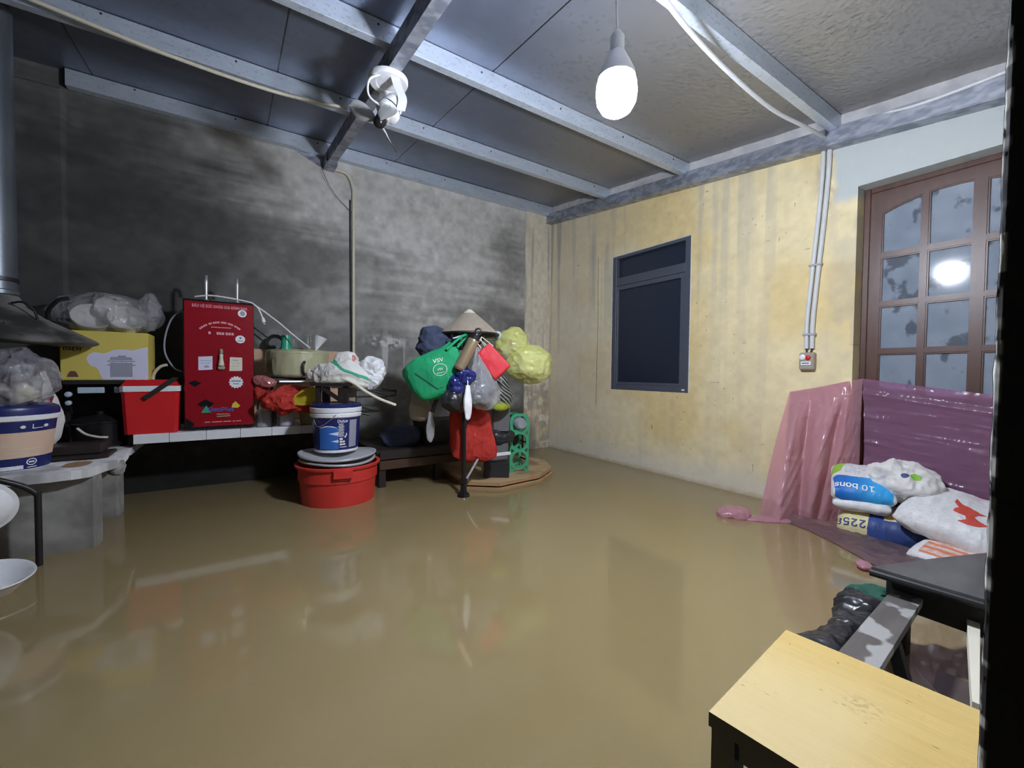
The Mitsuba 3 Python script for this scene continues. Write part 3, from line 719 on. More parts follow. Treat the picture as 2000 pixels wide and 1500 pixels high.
# big paint bucket on the slab
c = (-1.0, 3.30); z0 = .437
tp = lambda z: .158 + (z - z0) * .115
t = thing('paint_bucket', 'large blue, white and peach paint bucket standing on the concrete slab at left', 'bucket')
add('pail', lathe([(.150, z0), (tp(z0), z0 + 0.007), (tp(z0 + 0.307), z0 + 0.307)], 56, (c[0], c[1], 0)), M['white'], 30, parent=t)
add('lid', lathe([(.190, z0 + 0.273), (.199, z0 + 0.276), (.202, z0 + 0.313), (.196, z0 + 0.328), (.176, z0 + 0.339), (.165, z0 + 0.333)], 56, (c[0], c[1], 0)), M['navy'], 35, parent=t)
add('rim', lathe([(.198, z0 + 0.261), (.2045, z0 + 0.264), (.2055, z0 + 0.285), (.199, z0 + 0.290)], 56, (c[0], c[1], 0)), M['white'], 35, parent=t)
for nm, a, b, m in (('label_band', .203, .258, 'navy'), ('label_band', .072, .203, 'peach'), ('label_band', .010, .072, 'navy')):
    add(nm, cyl_patch((c[0], c[1]), 0, 0, 2 * PI, z0 + a, z0 + b, 64, tp), M[m], True, parent=t)
marks = [wrap(decal(ellipse(.010, .008), (0, 0, 0), (1, 0, 0), (0, 1, 0)), c, tp, -.95, z0 + 0.230), wrap(text('L', .022, (0, 0, 0), (1, 0, 0), (0, 1, 0)), c, tp, -.72, z0 + 0.230),
         wrap(decal([(-.015, -.003), (.02, -.003), (.02, 0), (-.015, 0)], (0, 0, 0), (1, 0, 0), (0, 1, 0)), c, tp, -.60, z0 + 0.223), wrap(decal(ellipse(.013, .008), (0, 0, 0), (1, 0, 0), (0, 1, 0)), c, tp, -.42, z0 + 0.230),
         wrap(decal(Polygon(ellipse(.022, .018), [ellipse(.017, .0135)]), (0, 0, 0), (1, 0, 0), (0, 1, 0)), c, tp, -.72, z0 + 0.046), wrap(decal([(-.012, -.004), (.012, -.004), (.012, .004), (-.012, .004)], (0, 0, 0), (1, 0, 0), (0, 1, 0)), c, tp, -.72, z0 + 0.046),
         wrap(decal([(-.02, -.002), (.02, -.002), (.02, .002), (-.02, .002)], (0, 0, 0), (1, 0, 0), (0, 1, 0)), c, tp, -.70, z0 + 0.019), wrap(decal([(-.11, -.010), (.06, -.010), (.06, .010), (-.11, .010)], (0, 0, 0), (1, 0, 0), (0, 1, 0)), c, tp, -1.28, z0 + 0.023)]
add('label_print', cat_(*marks), M['white'], parent=t)
lines = [wrap(decal([(-w / 2, -.0012), (w / 2, -.0012), (w / 2, .0012), (-w / 2, .0012)], (0, 0, 0), (1, 0, 0), (0, 1, 0)), c, tp, a, z0 + zz) for w, a, zz in ((.08, -1.2, .135), (.10, -.75, .115), (.07, -1.1, .10), (.09, -.8, .085), (.05, -1.3, .15))]
add('label_lines', cat_(*lines), M['ivory'], parent=t)

t = thing('plastic_bag', 'clear crinkled plastic bag of wrapped things lying on the left paint bucket', 'bag')
add('contents', blob((-1.02, 3.30, 0.890), (.15, .13, .10), 21, .05, 9, 4), M['bagstuff'], True, parent=t)
add('contents', blob((-.93, 3.27, 0.840), (.05, .05, .055), 22, .02, 12, 3), M['ivory'], True, parent=t)
add('film', blob((-1.01, 3.29, 0.910), (.20, .17, .155), 23, .035, 8, 5), M['clearfilm'], True, parent=t)
t = thing('rice_sack', 'upright white sack with a dark red print behind the left paint bucket', 'sack')
sk = hang_bag((-.985, 3.60, .95), .50, .25, .20, 31, neck=.45, folds=7, amp=.012, full=.5, foldamp=.05)
add('cloth', sk, M['whitecloth'], True, parent=t)
out = np.array([.25, -.97, 0]); uxp = np.array([.97, .25, 0])
add('print', drape(place(prism([(-.03, -.05), (.03, -.06), (.045, -.01), (.02, .01), (.03, .05), (-.02, .03), (-.01, 0)], 0, .001), (-.87, 3.40, .755), uxp, (0, 0, 1)), sk, out), M['darkred'], parent=t)
add('dark_board', cat_(box(-.93, -.62, 3.40, 3.62, .441, .462, .004), box(-.90, -.66, 3.44, 3.66, .463, .515, .006)), M['darkbrown'], label='dark sooty boards lying on the concrete slab beside the left bucket', cat='board')
add('white_tube', tube([(-.80, 3.62, .60), (-.76, 3.60, .565), (-.70, 3.58, .545), (-.655, 3.58, .54)], .007, 8, 14), M['ivory'], label='short curved white tube among the dark pots under the yellow carton', cat='tube')

# dark rack with pale blue strips under the carton
t = thing('metal_rack', 'dark metal rack with pale blue front strips carrying the yellow carton', 'rack')
add('shelf', box(-.99, -.47, 3.84, 4.20, .862, .889, .004), M['black'], parent=t)
for x in (-.985, -.605):
    for y in (3.85, 4.17): add('leg', box(x, x + .03, y, y + .03, .438, .862, .003), M['black'], parent=t)
add('strip', box(-.845, -.715, 3.832, 3.842, .805, .845, .004), M['paleblue'], parent=t); add('strip', box(-.668, -.55, 3.832, 3.842, .805, .845, .004), M['paleblue'], parent=t)
add('knob', align(lathe([(.018, 0), (.017, .018), (.012, .022)], 18), (-.885, 3.84, .80), (0, -1, 0)), M['paleblue'], 40, parent=t); add('knob', align(lathe([(.016, 0), (.015, .018), (.01, .022)], 18), (-.885, 3.84, .745), (0, -1, 0)), M['paleblue'], 40, parent=t)
t = thing('cooking_pot', 'soot-black cooking pot under the dark rack at left', 'pot')
add('body', lathe([(.12, .437), (.145, .45), (.15, .60), (.158, .608), (.158, .616)], 36, (-.76, 3.95, 0)), M['blackgloss'], 35, parent=t)
add('lid', lathe([(.152, .616), (.10, .64), (.03, .652), (.018, .66), (.02, .675), (.01, .68)], 36, (-.76, 3.95, 0)), M['black'], 35, parent=t)

t = thing('carton', 'yellow cardboard carton with a white cloud panel and a pot picture, on the dark rack', 'box')
X0, X1, Z0, Z1, Y0 = -.925, -.492, .891, 1.216, 3.85
add('body', box(X0, X1, Y0, Y0 + .30, Z0, Z1, .004), M['yellowbox'], parent=t)
def fp(px, py): return (X0 + (px - 118) / 172 * (X1 - X0), Z1 - (py - 648) / 94 * (Z1 - Z0))
def patch(pts, lift=.0, d=.0012): return place(prism(pts, 0, d), (0, Y0 - lift, 0), (1, 0, 0), (0, 0, 1))
cl = Polygon([fp(*q) for q in ((289.5, 676), (282, 677), (270, 680), (256, 684), (247, 682), (234, 682), (220, 683), (206, 689), (200, 691), (190, 689), (178, 689), (170, 694), (167, 701), (170, 710), (176, 715), (184, 717), (189, 722), (193, 732), (198, 741), (289.5, 741.3))])
add('cloud_panel', patch(cl), M['lilacprint'], parent=t)
pot = [[(212, 708), (257, 708), (257, 736), (212, 736)], [(207, 704), (262, 704), (262, 706.5), (207, 706.5)], [(214, 697), (255, 697), (258, 703), (211, 703)], [(206, 711.5), (212, 711.5), (212, 714), (206, 714)], [(257, 711.5), (264, 711.5), (264, 714), (257, 714)], [(228, 694), (244, 694), (244, 697), (228, 697)]]
add('pot_picture', cat_(*[patch([fp(*q) for q in pp], .0012, .0006) for pp in pot]), M['inkgrey'], parent=t)
add('lettering', cat_(text('NỒI CƠM', .018, (fp(142, 677)[0], Y0 - .0002, fp(142, 677)[1]), (1, 0, 0), (0, 0, 1)), text('ĐIỆN', .016, (fp(140, 683.5)[0], Y0 - .0002, fp(140, 683.5)[1]), (1, 0, 0), (0, 0, 1), squeeze=1.6)), M['black'], parent=t)
add('stamp', patch([fp(*q) for q in ((130, 736), (152, 736), (149, 729), (145, 725), (137, 725), (133, 729))]), M['maroon'], parent=t)

t = thing('plastic_bag', 'big clear plastic bag of bowls lying on top of the yellow carton', 'bag')
for x, y, z, r in ((-.80, 4.0, 1.30, .11), (-.62, 3.98, 1.30, .105), (-.70, 4.06, 1.38, .10)):
    add('bowl', align(lathe([(.4 * r, -.05), (.8 * r, -.03), (r, .04), (.97 * r, .045), (.7 * r, -.02), (.3 * r, -.038)], 30), (x, y, z), (.15, -.75, .6)), M['whitecloth'], 40, parent=t)
add('film', blob((-.71, 4.0, 1.345), (.29, .17, .128), 41, .028, 6, 5), M['clearfilm'], True, parent=t)
add('twisted_end', blob((-.49, 3.93, 1.37), (.05, .06, .11), 42, .03, 14, 4), M['clearfilm'], True, parent=t)
add('black_loop', tube([(-.99, 3.93, 1.27), (-.985, 3.9, 1.33), (-.93, 3.86, 1.40), (-.88, 3.86, 1.42)], .012, 10, 16), M['black'], label='thick black loop leaning beside the clear bag above the yellow carton', cat='cable')

# cooler box
t = thing('cooler_box', 'red cooler box with white band and black handle, left of the red dispenser', 'cooler')
def taper(x0, x1, y0, y1, z0, z1, k, ch=.012):
    p = []
    for z, s in ((z0, 0), (z1, k)):
        for x, sx in ((x0 - s, 1), (x1 + s, -1)):
            for y, sy in ((y0 - s, 1), (y1 + s, -1)):
                p += [(x + sx * ch, y, z), (x, y + sy * ch, z)]
    return hull(p)
add('body', taper(-.612, -.330, 3.765, 3.99, .526, .815, .012, .02), M['red'], 30, parent=t)
add('band', taper(-.630, -.312, 3.748, 4.008, .815, .853, .0, .02), M['white'], 30, parent=t)
add('lid', hull([(x, y, z) for x, y, z in ((-.625, 3.753, .853), (-.317, 3.753, .853), (-.625, 4.003, .853), (-.317, 4.003, .853), (-.60, 3.79, .893), (-.345, 3.79, .893), (-.60, 3.97, .893), (-.345, 3.97, .893))]), M['red'], parent=t)
def bar(a, b, w, h):
    a, b = np.array(a, float), np.array(b, float); d = b - a
    return align(box(-w / 2, w / 2, -h / 2, h / 2, 0, np.linalg.norm(d), .004), a, d, (0, 1, 0))
add('handle', cat_(bar((-.505, 3.735, .765), (-.338, 3.735, .905), .012, .030), bar((-.338, 3.73, .902), (-.338, 4.02, .902), .026, .018), bar((-.505, 4.02, .765), (-.338, 4.02, .905), .012, .030)), M['black'], parent=t)

# tiled counter
t = thing('tiled_counter', 'low counter faced with white tiles along the back wall', 'counter')
CY = 3.755; CT = .524
add('core', box(-.555, .90, CY + .006, YB, .462, CT - .006, .002), M['grout'], parent=t)
add('support', box(.74, .88, 3.86, YB, FZ, .462, .004), M['concrete'], parent=t)
xs = [-.565, -.375, -.165, .042, .248, .455, .66, .905]
random.seed(2)
for a, b in zip(xs[:-1], xs[1:]):
    add('front_tile', box(a + .0015, b - .0015, CY - .001, CY + .007, .460, CT, .0015), M['tile'], parent=t)
    for y0, y1 in ((CY + .001, 3.95), (3.95, 4.145), (4.145, YB)):
        add('top_tile', box(a + .0015, b - .0015, y0 + .0015, y1 - .0015, CT - .007, CT + random.uniform(0, .0012), .0015), M['tile'], parent=t)

# water dispenser
t = thing('water_dispenser', 'tall glossy red water purifier cabinet with stickers and two chrome taps, on the tiled counter', 'water dispenser')
DX0, DX1, DZ0, DZt, DY = -.296, .134, .540, 1.474, 3.79
add('cabinet', box(DX0, DX1, DY + .012, DY + .27, DZ0 - .008, DZt, .006), M['blackgloss'], parent=t, label='black side casing')
add('front_panel', box(DX0 + .006, DX1 - .004, DY, DY + .012, DZ0 + .012, DZt - .014, .003), M['cherry'], parent=t, label='glossy red front')
for x in (DX0 + .03, DX1 - .05): add('foot', box(x, x + .03, DY + .04, DY + .24, CT + .001, DZ0 - .008, .003), M['black'], parent=t)
def dp(px, py): return (DX0 + (px - 357 - (py - 585) * .008) / 138.5 * (DX1 - DX0), DZt - (py - 583 - (px - 357) * (.065 - .085 * (py - 583) / 250)) / 251 * (DZt - DZ0))
def dpatch(pts, lift=0.0, d=.001): return place(prism(pts, 0, d), (0, DY - lift, 0), (1, 0, 0), (0, 0, 1))
def oval(px, py, rx, ry, n=28): x, z = dp(px, py); return [(x + a, z + b) for a, b in ellipse(rx, ry, n)]
def bars(px0, px1, py, h, gaps, lift=0):
    out, x, z = [], dp(px0, py)[0], dp(px0, py)[1]; x1 = dp(px1, py)[0]; tot = sum(gaps); cur = x
    for i, g in enumerate(gaps):
        w = g / tot * (x1 - x)
        if i % 2 == 0:
            n = max(1, int(w / (h * .75)))
            for j in range(n):
                a = cur + j * w / n
                out.append(dpatch([(a, z - h / 2), (a + w / n * .8, z - h / 2), (a + w / n * .8, z + h / 2 * random.uniform(.6, 1)), (a, z + h / 2)], lift))
        cur += w
    return out
x, z = dp(428, 599.5)
add('lettering', text('BẢO VỆ SỨC KHỎE GIA ĐÌNH BẠN', .020, (x, DY, z), (1, 0, 0), (0, 0, 1), squeeze=.74), M['pinkprint'], parent=t, label='white slogan across the top')
arcb = []
cx_, cz_ = dp(430, 690); R_ = .225
for a0, a1 in ((-40, -24), (-22, -16), (-14, -2), (0, 10), (12, 22), (24, 37)):
    n = 4
    for j in range(n):
        q0 = math.radians(a0 + (a1 - a0) * j / n); q1 = math.radians(a0 + (a1 - a0) * (j + .78) / n)
        arcb.append(dpatch([(cx_ + R_ * math.sin(q) * .86, cz_ + R_ * math.cos(q)) for q in (q0, q1)] + [(cx_ + (R_ + .014) * math.sin(q) * .86, cz_ + (R_ + .014) * math.cos(q)) for q in (q1, q0)]))
add('arched_lettering', cat_(*arcb, *bars(410, 450, 638, .007, [1]), *bars(421, 456, 650, .020, [8, 1, 9]), *bars(405, 411, 649, .02, [1])), M['pinkprint'], parent=t, kind='stuff')
add('bottom_lettering', cat_(*bars(398, 470, 821.5, .008, [2, .6, 4, .5, 3, .6, 1, .4, 2])), M['pinkprint'], parent=t, kind='stuff')
k = add('badge', dpatch(oval(472, 611.5, .028, .028)), M['white'], parent=t); add('emblem', cat_(dpatch([(a, b) for a, b in oval(472.5, 611.5, .016, .019)], .001, .0006)), M['inkgrey'], parent=k)
k = add('badge', dpatch(oval(468, 661.5, .031, .029)), M['white'], parent=t); add('emblem', cat_(dpatch(oval(468, 659, .007, .006), .001, .0006), *bars(462, 474, 664.5, .006, [1], .001)), M['inkblue'], parent=k)
x, z = dp(459.5, 745)
k = add('badge', dpatch([(x + (.043 + .004 * math.cos(14 * q)) * math.cos(q), z + (.043 + .004 * math.cos(14 * q)) * math.sin(q)) for q in np.linspace(0, 2 * PI, 112, endpoint=False)]), M['white'], parent=t)
add('emblem', cat_(*bars(450, 469.5, 742.5, .009, [4, .4, 5], .001), *bars(454, 465, 748, .007, [1], .001)), M['inkblue'], parent=k)
k = add('sticker', dpatch([dp(386, 695), dp(413, 694), dp(413, 720), dp(386, 721)]), M['lilacprint'], parent=t)
add('print', cat_(*bars(389, 410, 702, .005, [1], .001), *bars(390, 407, 707, .006, [3, 1, 4], .001), dpatch([dp(395, 714), dp(402, 711), dp(408, 715), dp(400, 717)], .001, .0006)), M['inkgrey'], parent=k)
k = add('sticker', dpatch([dp(447, 696), dp(472, 697), dp(472, 723), dp(446, 723)]), M['ivory'], parent=t)
add('print', cat_(*bars(452, 464, 702, .006, [1], .001), *bars(452, 466, 708, .004, [2, 1, 3], .001), *bars(452, 466, 713, .004, [3, 1, 2], .001)), M['inkgrey'], parent=k)
x, z = dp(430, 705)
add('spout', align(lathe([(.016, -.030), (.020, -.024), (.016, -.008), (.011, .03), (.013, .052), (.008, .058)], 20), (x, DY - .022, z), (0, 0, 1)), M['ivory'], 40, parent=t)
add('spout_base', cat_(box(x - .022, x + .022, DY - .03, DY, z - .058, z - .030, .008), box(x - .010, x + .010, DY - .02, DY, z + .058, z + .095, .006)), M['beige'], parent=t)
for pts in ([(367, 745), (379, 740), (392, 746), (379, 753)], [(384, 786), (399, 777), (416, 785), (408, 793), (399, 791), (391, 792)], [(362, 812), (379, 824), (376, 829), (362, 832)]):
    add('dark_print', dpatch([dp(*q) for q in pts], 0, .0007), M['darkred'] if pts[0] == (368, 617) else M['blackgloss'], parent=t)
add('logo', dpatch([dp(391, 803), dp(401, 789), dp(410, 803)], .0007, .001), M['teal'], parent=t)
x, z = dp(430, 797)
add('logo_lettering', text('GeoPlus', .030, (x, DY - .0007, z), (1, 0, 0), (0, 0, 1), squeeze=.98), M['blue'], parent=t)
k = add('logo', dpatch([dp(450, 794), dp(452, 787), dp(458, 782), (dp(468, 791)), dp(463, 795)], .0007, .001), M['yellow'], parent=t)
add('black_strip', cat_(dpatch([dp(421, 810), dp(448, 809), dp(448, 811), dp(421, 812)], 0, .001), *bars(421, 447, 806.5, .009, [1])), M['olive'], parent=t)
for px in (400, 461.5):
    x = dp(px, 583)[0]
    add('tap', tube([(x, DY + .07, DZt), (x, DY + .07, 1.60), (x, DY + .075, 1.638), (x, DY + .10, 1.662), (x, DY + .13, 1.655), (x, DY + .15, 1.625), (x, DY + .152, 1.60)], [.0085 + .004 * math.exp(-((i - 8) / 5) ** 2) for i in range(43)], 14, 43), M['chrome'], True, parent=t)
    add('tap_base', lathe([(.02, 0), (.018, .008), (.012, .012)], 20, (x, DY + .07, DZt)), M['chrome'], 40, parent=t)
add('drip_tray', box(DX0 + .16, DX1 - .05, DY + .10, DY + .2, DZt, DZt + .012, .004), M['white'], parent=t)

t = 'water_dispenser__power_cord'; labels[t] = {'label': 'white power cord with a hanging plug'}
add('wire', tube([(-.23, 3.87, 1.50), (-.14, 3.85, 1.515), (-.03, 3.84, 1.508), (.10, 3.85, 1.492), (.142, 3.86, 1.475), (.285, 3.83, 1.363), (.42, 3.78, 1.235), (.515, 3.73, 1.150)], .006, 8, 60), M['white'], parent=t)
add('wire', tube([(.142, 3.86, 1.473), (.165, 3.855, 1.45), (.183, 3.85, 1.41), (.195, 3.845, 1.375)], .006, 8, 12), M['white'], parent=t)
add('plug', cat_(align(lathe([(.009, 0), (.013, .01), (.015, .03), (.015, .038)], 14), (.194, 3.845, 1.38), (.25, 0, -1)), *[align(lathe([(.0025, .036), (.0025, .055)], 8), (x, 3.845, 1.38), (.25, 0, -1)) for x in (.198, .190)]), M['white'], 40, parent=t)
add('hose', tube([(-.30, 3.86, 1.40), (-.37, 3.92, 1.33), (-.41, 3.95, 1.20), (-.41, 3.95, 1.08), (-.36, 3.93, .98), (-.31, 3.90, .95)], .006, 8, 30), M['inkgrey'], label='thin grey hose looping behind the left side of the red dispenser', cat='hose')
add('hose', tube([(-.40, 3.95, 1.00), (-.44, 3.96, .985), (-.475, 3.98, .94), (-.485, 4.0, .89), (-.48, 4.02, .80)], .010, 10, 24), M['ivory'], label='cream hose curving down between the yellow carton and the red cooler', cat='hose')

# things on the counter right of the dispenser
add('plywood_sheet', move(box(.13, .99, 0, .012, 0, .625, .002), (0, 4.285, .527), rx=-.03), M['pinkwood'], label='pinkish plywood sheet leaning on the back wall behind the wrapped pot', cat='board')
t = thing('pot_stand', 'black pot stand on the tiled counter under the wrapped pot', 'stand')
add('top', box(.25, .66, 3.78, 4.12, .868, .908, .004), M['black'], parent=t); add('front_strip', box(.30, .60, 3.772, 3.78, .872, .888, .002), M['steel'], parent=t)
for x in (.26, .62):
    for y in (3.80, 4.08): add('leg', box(x, x + .025, y, y + .025, CT + .001, .868, .002), M['black'], parent=t)
t = thing('cooking_pot', 'big dented aluminium pot wrapped in yellowish plastic on the black stand', 'pot')
pm = lathe([(.19, .909), (.212, .92), (.220, 1.10), (.228, 1.108), (.228, 1.118), (.218, 1.122), (.10, 1.128)], 48, (.455, 3.945, 0))
add('body', pm, M['alu'], 35, parent=t)
wv = lathe([(.215, .912), (.222, .95), (.226, 1.0), (.23, 1.05), (.234, 1.10), (.232, 1.13), (.2, 1.137)], 96, (.455, 3.945, 0)); wv.vertices[:, :2] += (wv.vertices[:, :2] - [.455, 3.945]) * (.05 * ridge(wv.vertices, 16, 7))[:, None]
add('wrap', wv, M['wrapfilm'], True, parent=t)
add('handle', tube([(.475, 3.715, .93), (.462, 3.70, .96), (.462, 3.70, 1.01), (.475, 3.712, 1.04)], .010, 10, 16), M['black'], parent=t)
def tumbler(c, r, h, m, name, label, cat, cone=1.15):
    add(name, lathe([(r, 0), (r * cone, h), (r * cone - .003, h), (r - .003, .006)], 28, c), M[m], 40, label=label, cat=cat)
tumbler((.365, 3.93, 1.13), .040, .125, 'teal', 'cup', 'teal green plastic cup turned over on the wrapped pot', 'cup', .8)
tumbler((.43, 3.93, 1.129), .034, .10, 'glass', 'drinking_glass', 'small clear glass beside the teal cup on the wrapped pot', 'glass')
tumbler((.535, 3.90, 1.129), .045, .145, 'glass', 'drinking_glass', 'tall clear glass at the middle of the wrapped pot lid', 'glass')
add('paper_cone', align(lathe([(.003, 0), (.055, .13), (.053, .13)], 24), (.585, 3.93, 1.132), (.35, 0, 1)), M['white'], 40, label='pale cone-shaped cup at the right end of the wrapped pot lid', cat='cup')
add('frying_pan', cat_(lathe([(.05, .0), (.075, .02), (.078, .025), (.05, .006)], 36).apply_transform(trimesh.transformations.rotation_matrix(PI / 2 - .15, [1, 0, 0])).apply_translation([.31, 4.235, 1.20]), bar((.25, 4.23, 1.25), (.14, 4.245, 1.34), .016, .010)), M['black'], label='round black pan propped against the wall behind the teal cup', cat='pan')

t = thing('red_plastic_bag', 'crumpled red plastic bag lying on the counter under the wrapped pot', 'bag')
def warp(v): return v
add('film', blob((.37, 3.66, .735), (.19, .10, .085), 51, .05, 9, 5), M['redfilm'], True, parent=t)
add('contents', blob((.37, 3.66, .73), (.165, .08, .065), 52, .03, 9, 4), M['redprint'], True, parent=t)
add('twisted_neck', blob((.18, 3.80, .80), (.05, .04, .06), 53, .02, 14, 4), M['redfilm'], True, parent=t)
add('meat_pack', move(blob((0, 0, 0), (.075, .035, .030), 54, .016, 14, 4, 3), (.20, 3.755, .880), rz=RZ, ry=.25), 'mat_pinkwrap', True, label='pink wrapped packet tucked between the red dispenser and the pot stand', cat='packet')
scene['mat_pinkwrap'] = {'type': 'principled', 'base_color': {'type': 'rgb', 'value': [.40, .13, .13]}, 'roughness': .15, 'specular': .7}
add('yellow_packet', soft_box([np.array((.36, 3.56, .71)) + 0 * FV, (.52, 3.46, .74), (.53, 3.48, .735), (.37, 3.58, .705), (.40, 3.555, .80), (.545, 3.455, .845), (.555, 3.475, .84), (.41, 3.575, .795)], 6, bulge=.02, amp=.006), M['yellow'], True, label='bright yellow packet leaning on the red bag beside the blue paint bucket', cat='packet')
t = thing('glass_jar', 'stout glass jar with a steel lid beside the red dispenser', 'jar')
add('glass', lathe([(.048, 0), (.056, .01), (.056, .11), (.045, .135), (.040, .14)], 32, (.20, 3.83, CT + .002)), M['greyfilm'], 40, parent=t)
add('contents', lathe([(.044, .004), (.050, .012), (.050, .085), (.02, .09)], 28, (.20, 3.83, CT + .002)), M['inkgrey'], 40, parent=t)
add('lid', lathe([(.046, .135), (.050, .138), (.050, .160), (.040, .185), (.03, .21), (.01, .215)], 32, (.20, 3.83, CT + .002)), M['chrome'], 40, parent=t)
t = thing('plastic_jar', 'frosted plastic jar with a blue lid on the tiled counter', 'jar')
add('body', lathe([(.050, 0), (.054, .006), (.058, .135), (.058, .14)], 32, (.355, 3.80, CT + .002)), M['clearfilm'], 40, parent=t)
add('contents', lathe([(.046, .004), (.050, .01), (.052, .09), (.02, .095)], 28, (.355, 3.80, CT + .002)), M['lilacprint'], 40, parent=t)
add('lid', lathe([(.060, .14), (.061, .142), (.061, .165), (.05, .168)], 32, (.355, 3.80, CT + .002)), M['blue'], 40, parent=t)
t = thing('bowl', 'olive plastic bowl behind the blue lidded jar', 'bowl')
add('body', lathe([(.05, 0), (.058, .006), (.072, .10), (.078, .105), (.074, .108), (.055, .012)], 32, (.515, 3.83, CT + .002)), M['olive'], 40, parent=t)
add('rim', lathe([(.076, .10), (.081, .102), (.081, .108), (.076, .11)], 32, (.515, 3.83, CT + .002)), M['yellow'], 40, parent=t)

# ------------------------------------------------------------------ red tub, lids, bucket, stool, sack
TC = (.665, 3.39)
t = thing('plastic_tub', 'big round red plastic tub standing in the flood water', 'tub')
add('body', lathe([(.215, FZ), (.228, FZ + .01), (.256, .02), (.270, .17), (.279, .172), (.280, .262), (.298, .266), (.302, .282), (.291, .288), (.276, .28), (.262, .05), (.22, FZ + .012)], 72, (TC[0], TC[1], 0)), M['tubred'], 30, parent=t)
dv = np.array([-.46, -.89, 0]) ; dv = np.array([TC[0] * -1 + .0, -TC[1], 0]); dv /= np.linalg.norm(dv); sd = np.array([-dv[1], dv[0], 0])
for s in (1, -1):
    o = np.array([TC[0], TC[1], 0]) + s * dv * .292 + sd * .03
    pts = [o + a * sd + b * dv * s + np.array([0, 0, z]) for a in (-.062, .062) for b in (-.02, .020) for z in (.218, .270)]
    add('handle', hull(pts), M['tubred'], parent=t)
def lid_mesh(r, z, tiltx, tilty, seed):
    m = lathe([(r * .93, 0), (r * .98, .004), (r, .012), (r * .985, .022), (r * .93, .020), (r * .9, .012), (r * .3, .014)], 64)
    m.vertices[:, 2] += .010 * np.sin(2 * np.arctan2(m.vertices[:, 1], m.vertices[:, 0]) + seed)
    return move(m, (TC[0] - .005, TC[1], z), rx=tiltx, ry=tilty)
add('tub_lid', lid_mesh(.272, .293, 0, .0, 1), M['grey'], 35, label='lower of two flat grey lids lying on the red tub', cat='lid')
add('tub_lid', lid_mesh(.278, .331, .0, .02, 2.2), M['grey'], 35, label='upper grey lid on the red tub, directly under the blue paint bucket', cat='lid')
c = (.645, 3.37); z1 = .372
tq = lambda z: .152 + (z - z1) * .055
t = thing('paint_bucket', 'navy and white paint bucket with a wire handle standing on the grey tub lids', 'bucket')
add('pail', lathe([(.14, z1), (tq(z1), z1 + .006), (tq(z1 + .29), z1 + .29)], 56, (c[0], c[1], 0)), M['white'], 30, parent=t)
add('label', cyl_patch(c, 0, 0, 2 * PI, z1 + .025, z1 + .255, 72, tq), M['navy'], True, parent=t)
add('rim', lathe([(tq(z1 + .26), z1 + .262), (.178, z1 + .262), (.180, z1 + .282), (.171, z1 + .285), (.171, z1 + .295), (.180, z1 + .297), (.182, z1 + .325), (.175, z1 + .33), (.1, z1 + .33)], 56, (c[0], c[1], 0)), M['white'], 30, parent=t)
add('lid', lathe([(.176, z1 + .327), (.177, z1 + .345), (.168, z1 + .356), (.145, z1 + .356), (.140, z1 + .35)], 56, (c[0], c[1], 0)), M['navy'], 35, parent=t)
THC = math.atan2(-c[1], -c[0])
def wl(m, a, z, lift=.0025): return wrap(m, c, tq, THC + a, z, lift)
def rect(w, h): return decal([(-w / 2, -h / 2), (w / 2, -h / 2), (w / 2, h / 2), (-w / 2, h / 2)], (0, 0, 0), (1, 0, 0), (0, 1, 0), .001)
add('label_wave', cat_(wl(decal([(-.085, -.10), (.05, -.10), (.05, .05), (.02, .065), (-.03, .07), (-.085, .055)], (0, 0, 0), (1, 0, 0), (0, 1, 0), .001), -.22, z1 + .13, .002)), M['blue'], parent=t)
add('label_swoosh', cat_(wl(decal([(-.085, .056), (-.03, .071), (.02, .066), (.05, .050), (.02, .058), (-.03, .062), (-.085, .048)], (0, 0, 0), (1, 0, 0), (0, 1, 0), .001), -.22, z1 + .132, .003),
                          wl(decal([(-.02, 0), (.05, .012), (.05, -.016)], (0, 0, 0), (1, 0, 0), (0, 1, 0), .001), -.22, z1 + .145, .003), wl(decal([(-.0, 0), (.05, .010), (.05, -.012)], (0, 0, 0), (1, 0, 0), (0, 1, 0), .001), -.22, z1 + .09, .003)), M['lilacprint'], parent=t)
ltx = [wl(text('Dulux', .020, (0, 0, 0), (1, 0, 0), (0, 1, 0)), .27, z1 + .235)]
random.seed(9)
for i in range(15): ltx.append(wl(rect(random.uniform(.028, .05), .0028), .20 + random.uniform(-.01, .01), z1 + .215 - .0065 * i))
for a, z, w, h in ((.20, .105, .022, .016), (.38, .12, .012, .012), (.43, .135, .008, .02), (.20, .085, .018, .014), (.32, .085, .014, .014), (.2, .066, .02, .012), (.33, .066, .018, .012), (.30, .046, .05, .005)): ltx.append(wl(rect(w, h), a, z1 + z))
add('label_print', cat_(*ltx), M['white'], parent=t)
add('label_side', wl(rect(.07, .20), .78, z1 + .14, .002), M['inkgrey'], parent=t)
add('handle', tube(curve([(c[0] - .165, c[1] - .07, z1 + .245), (c[0] - .15, c[1] - .115, z1 + .20), (c[0] - .115, c[1] - .15, z1 + .212), (c[0] - .075, c[1] - .172, z1 + .245), (c[0] - .035, c[1] - .185, z1 + .285)], 30), .003, 8), M['steel'], parent=t)
add('handle_grip', tube([(c[0] + .165, c[1] - .08, z1 + .275), (c[0] + .20, c[1] - .09, z1 + .27), (c[0] + .22, c[1] - .09, z1 + .262)], .009, 10), M['black'], parent=t)

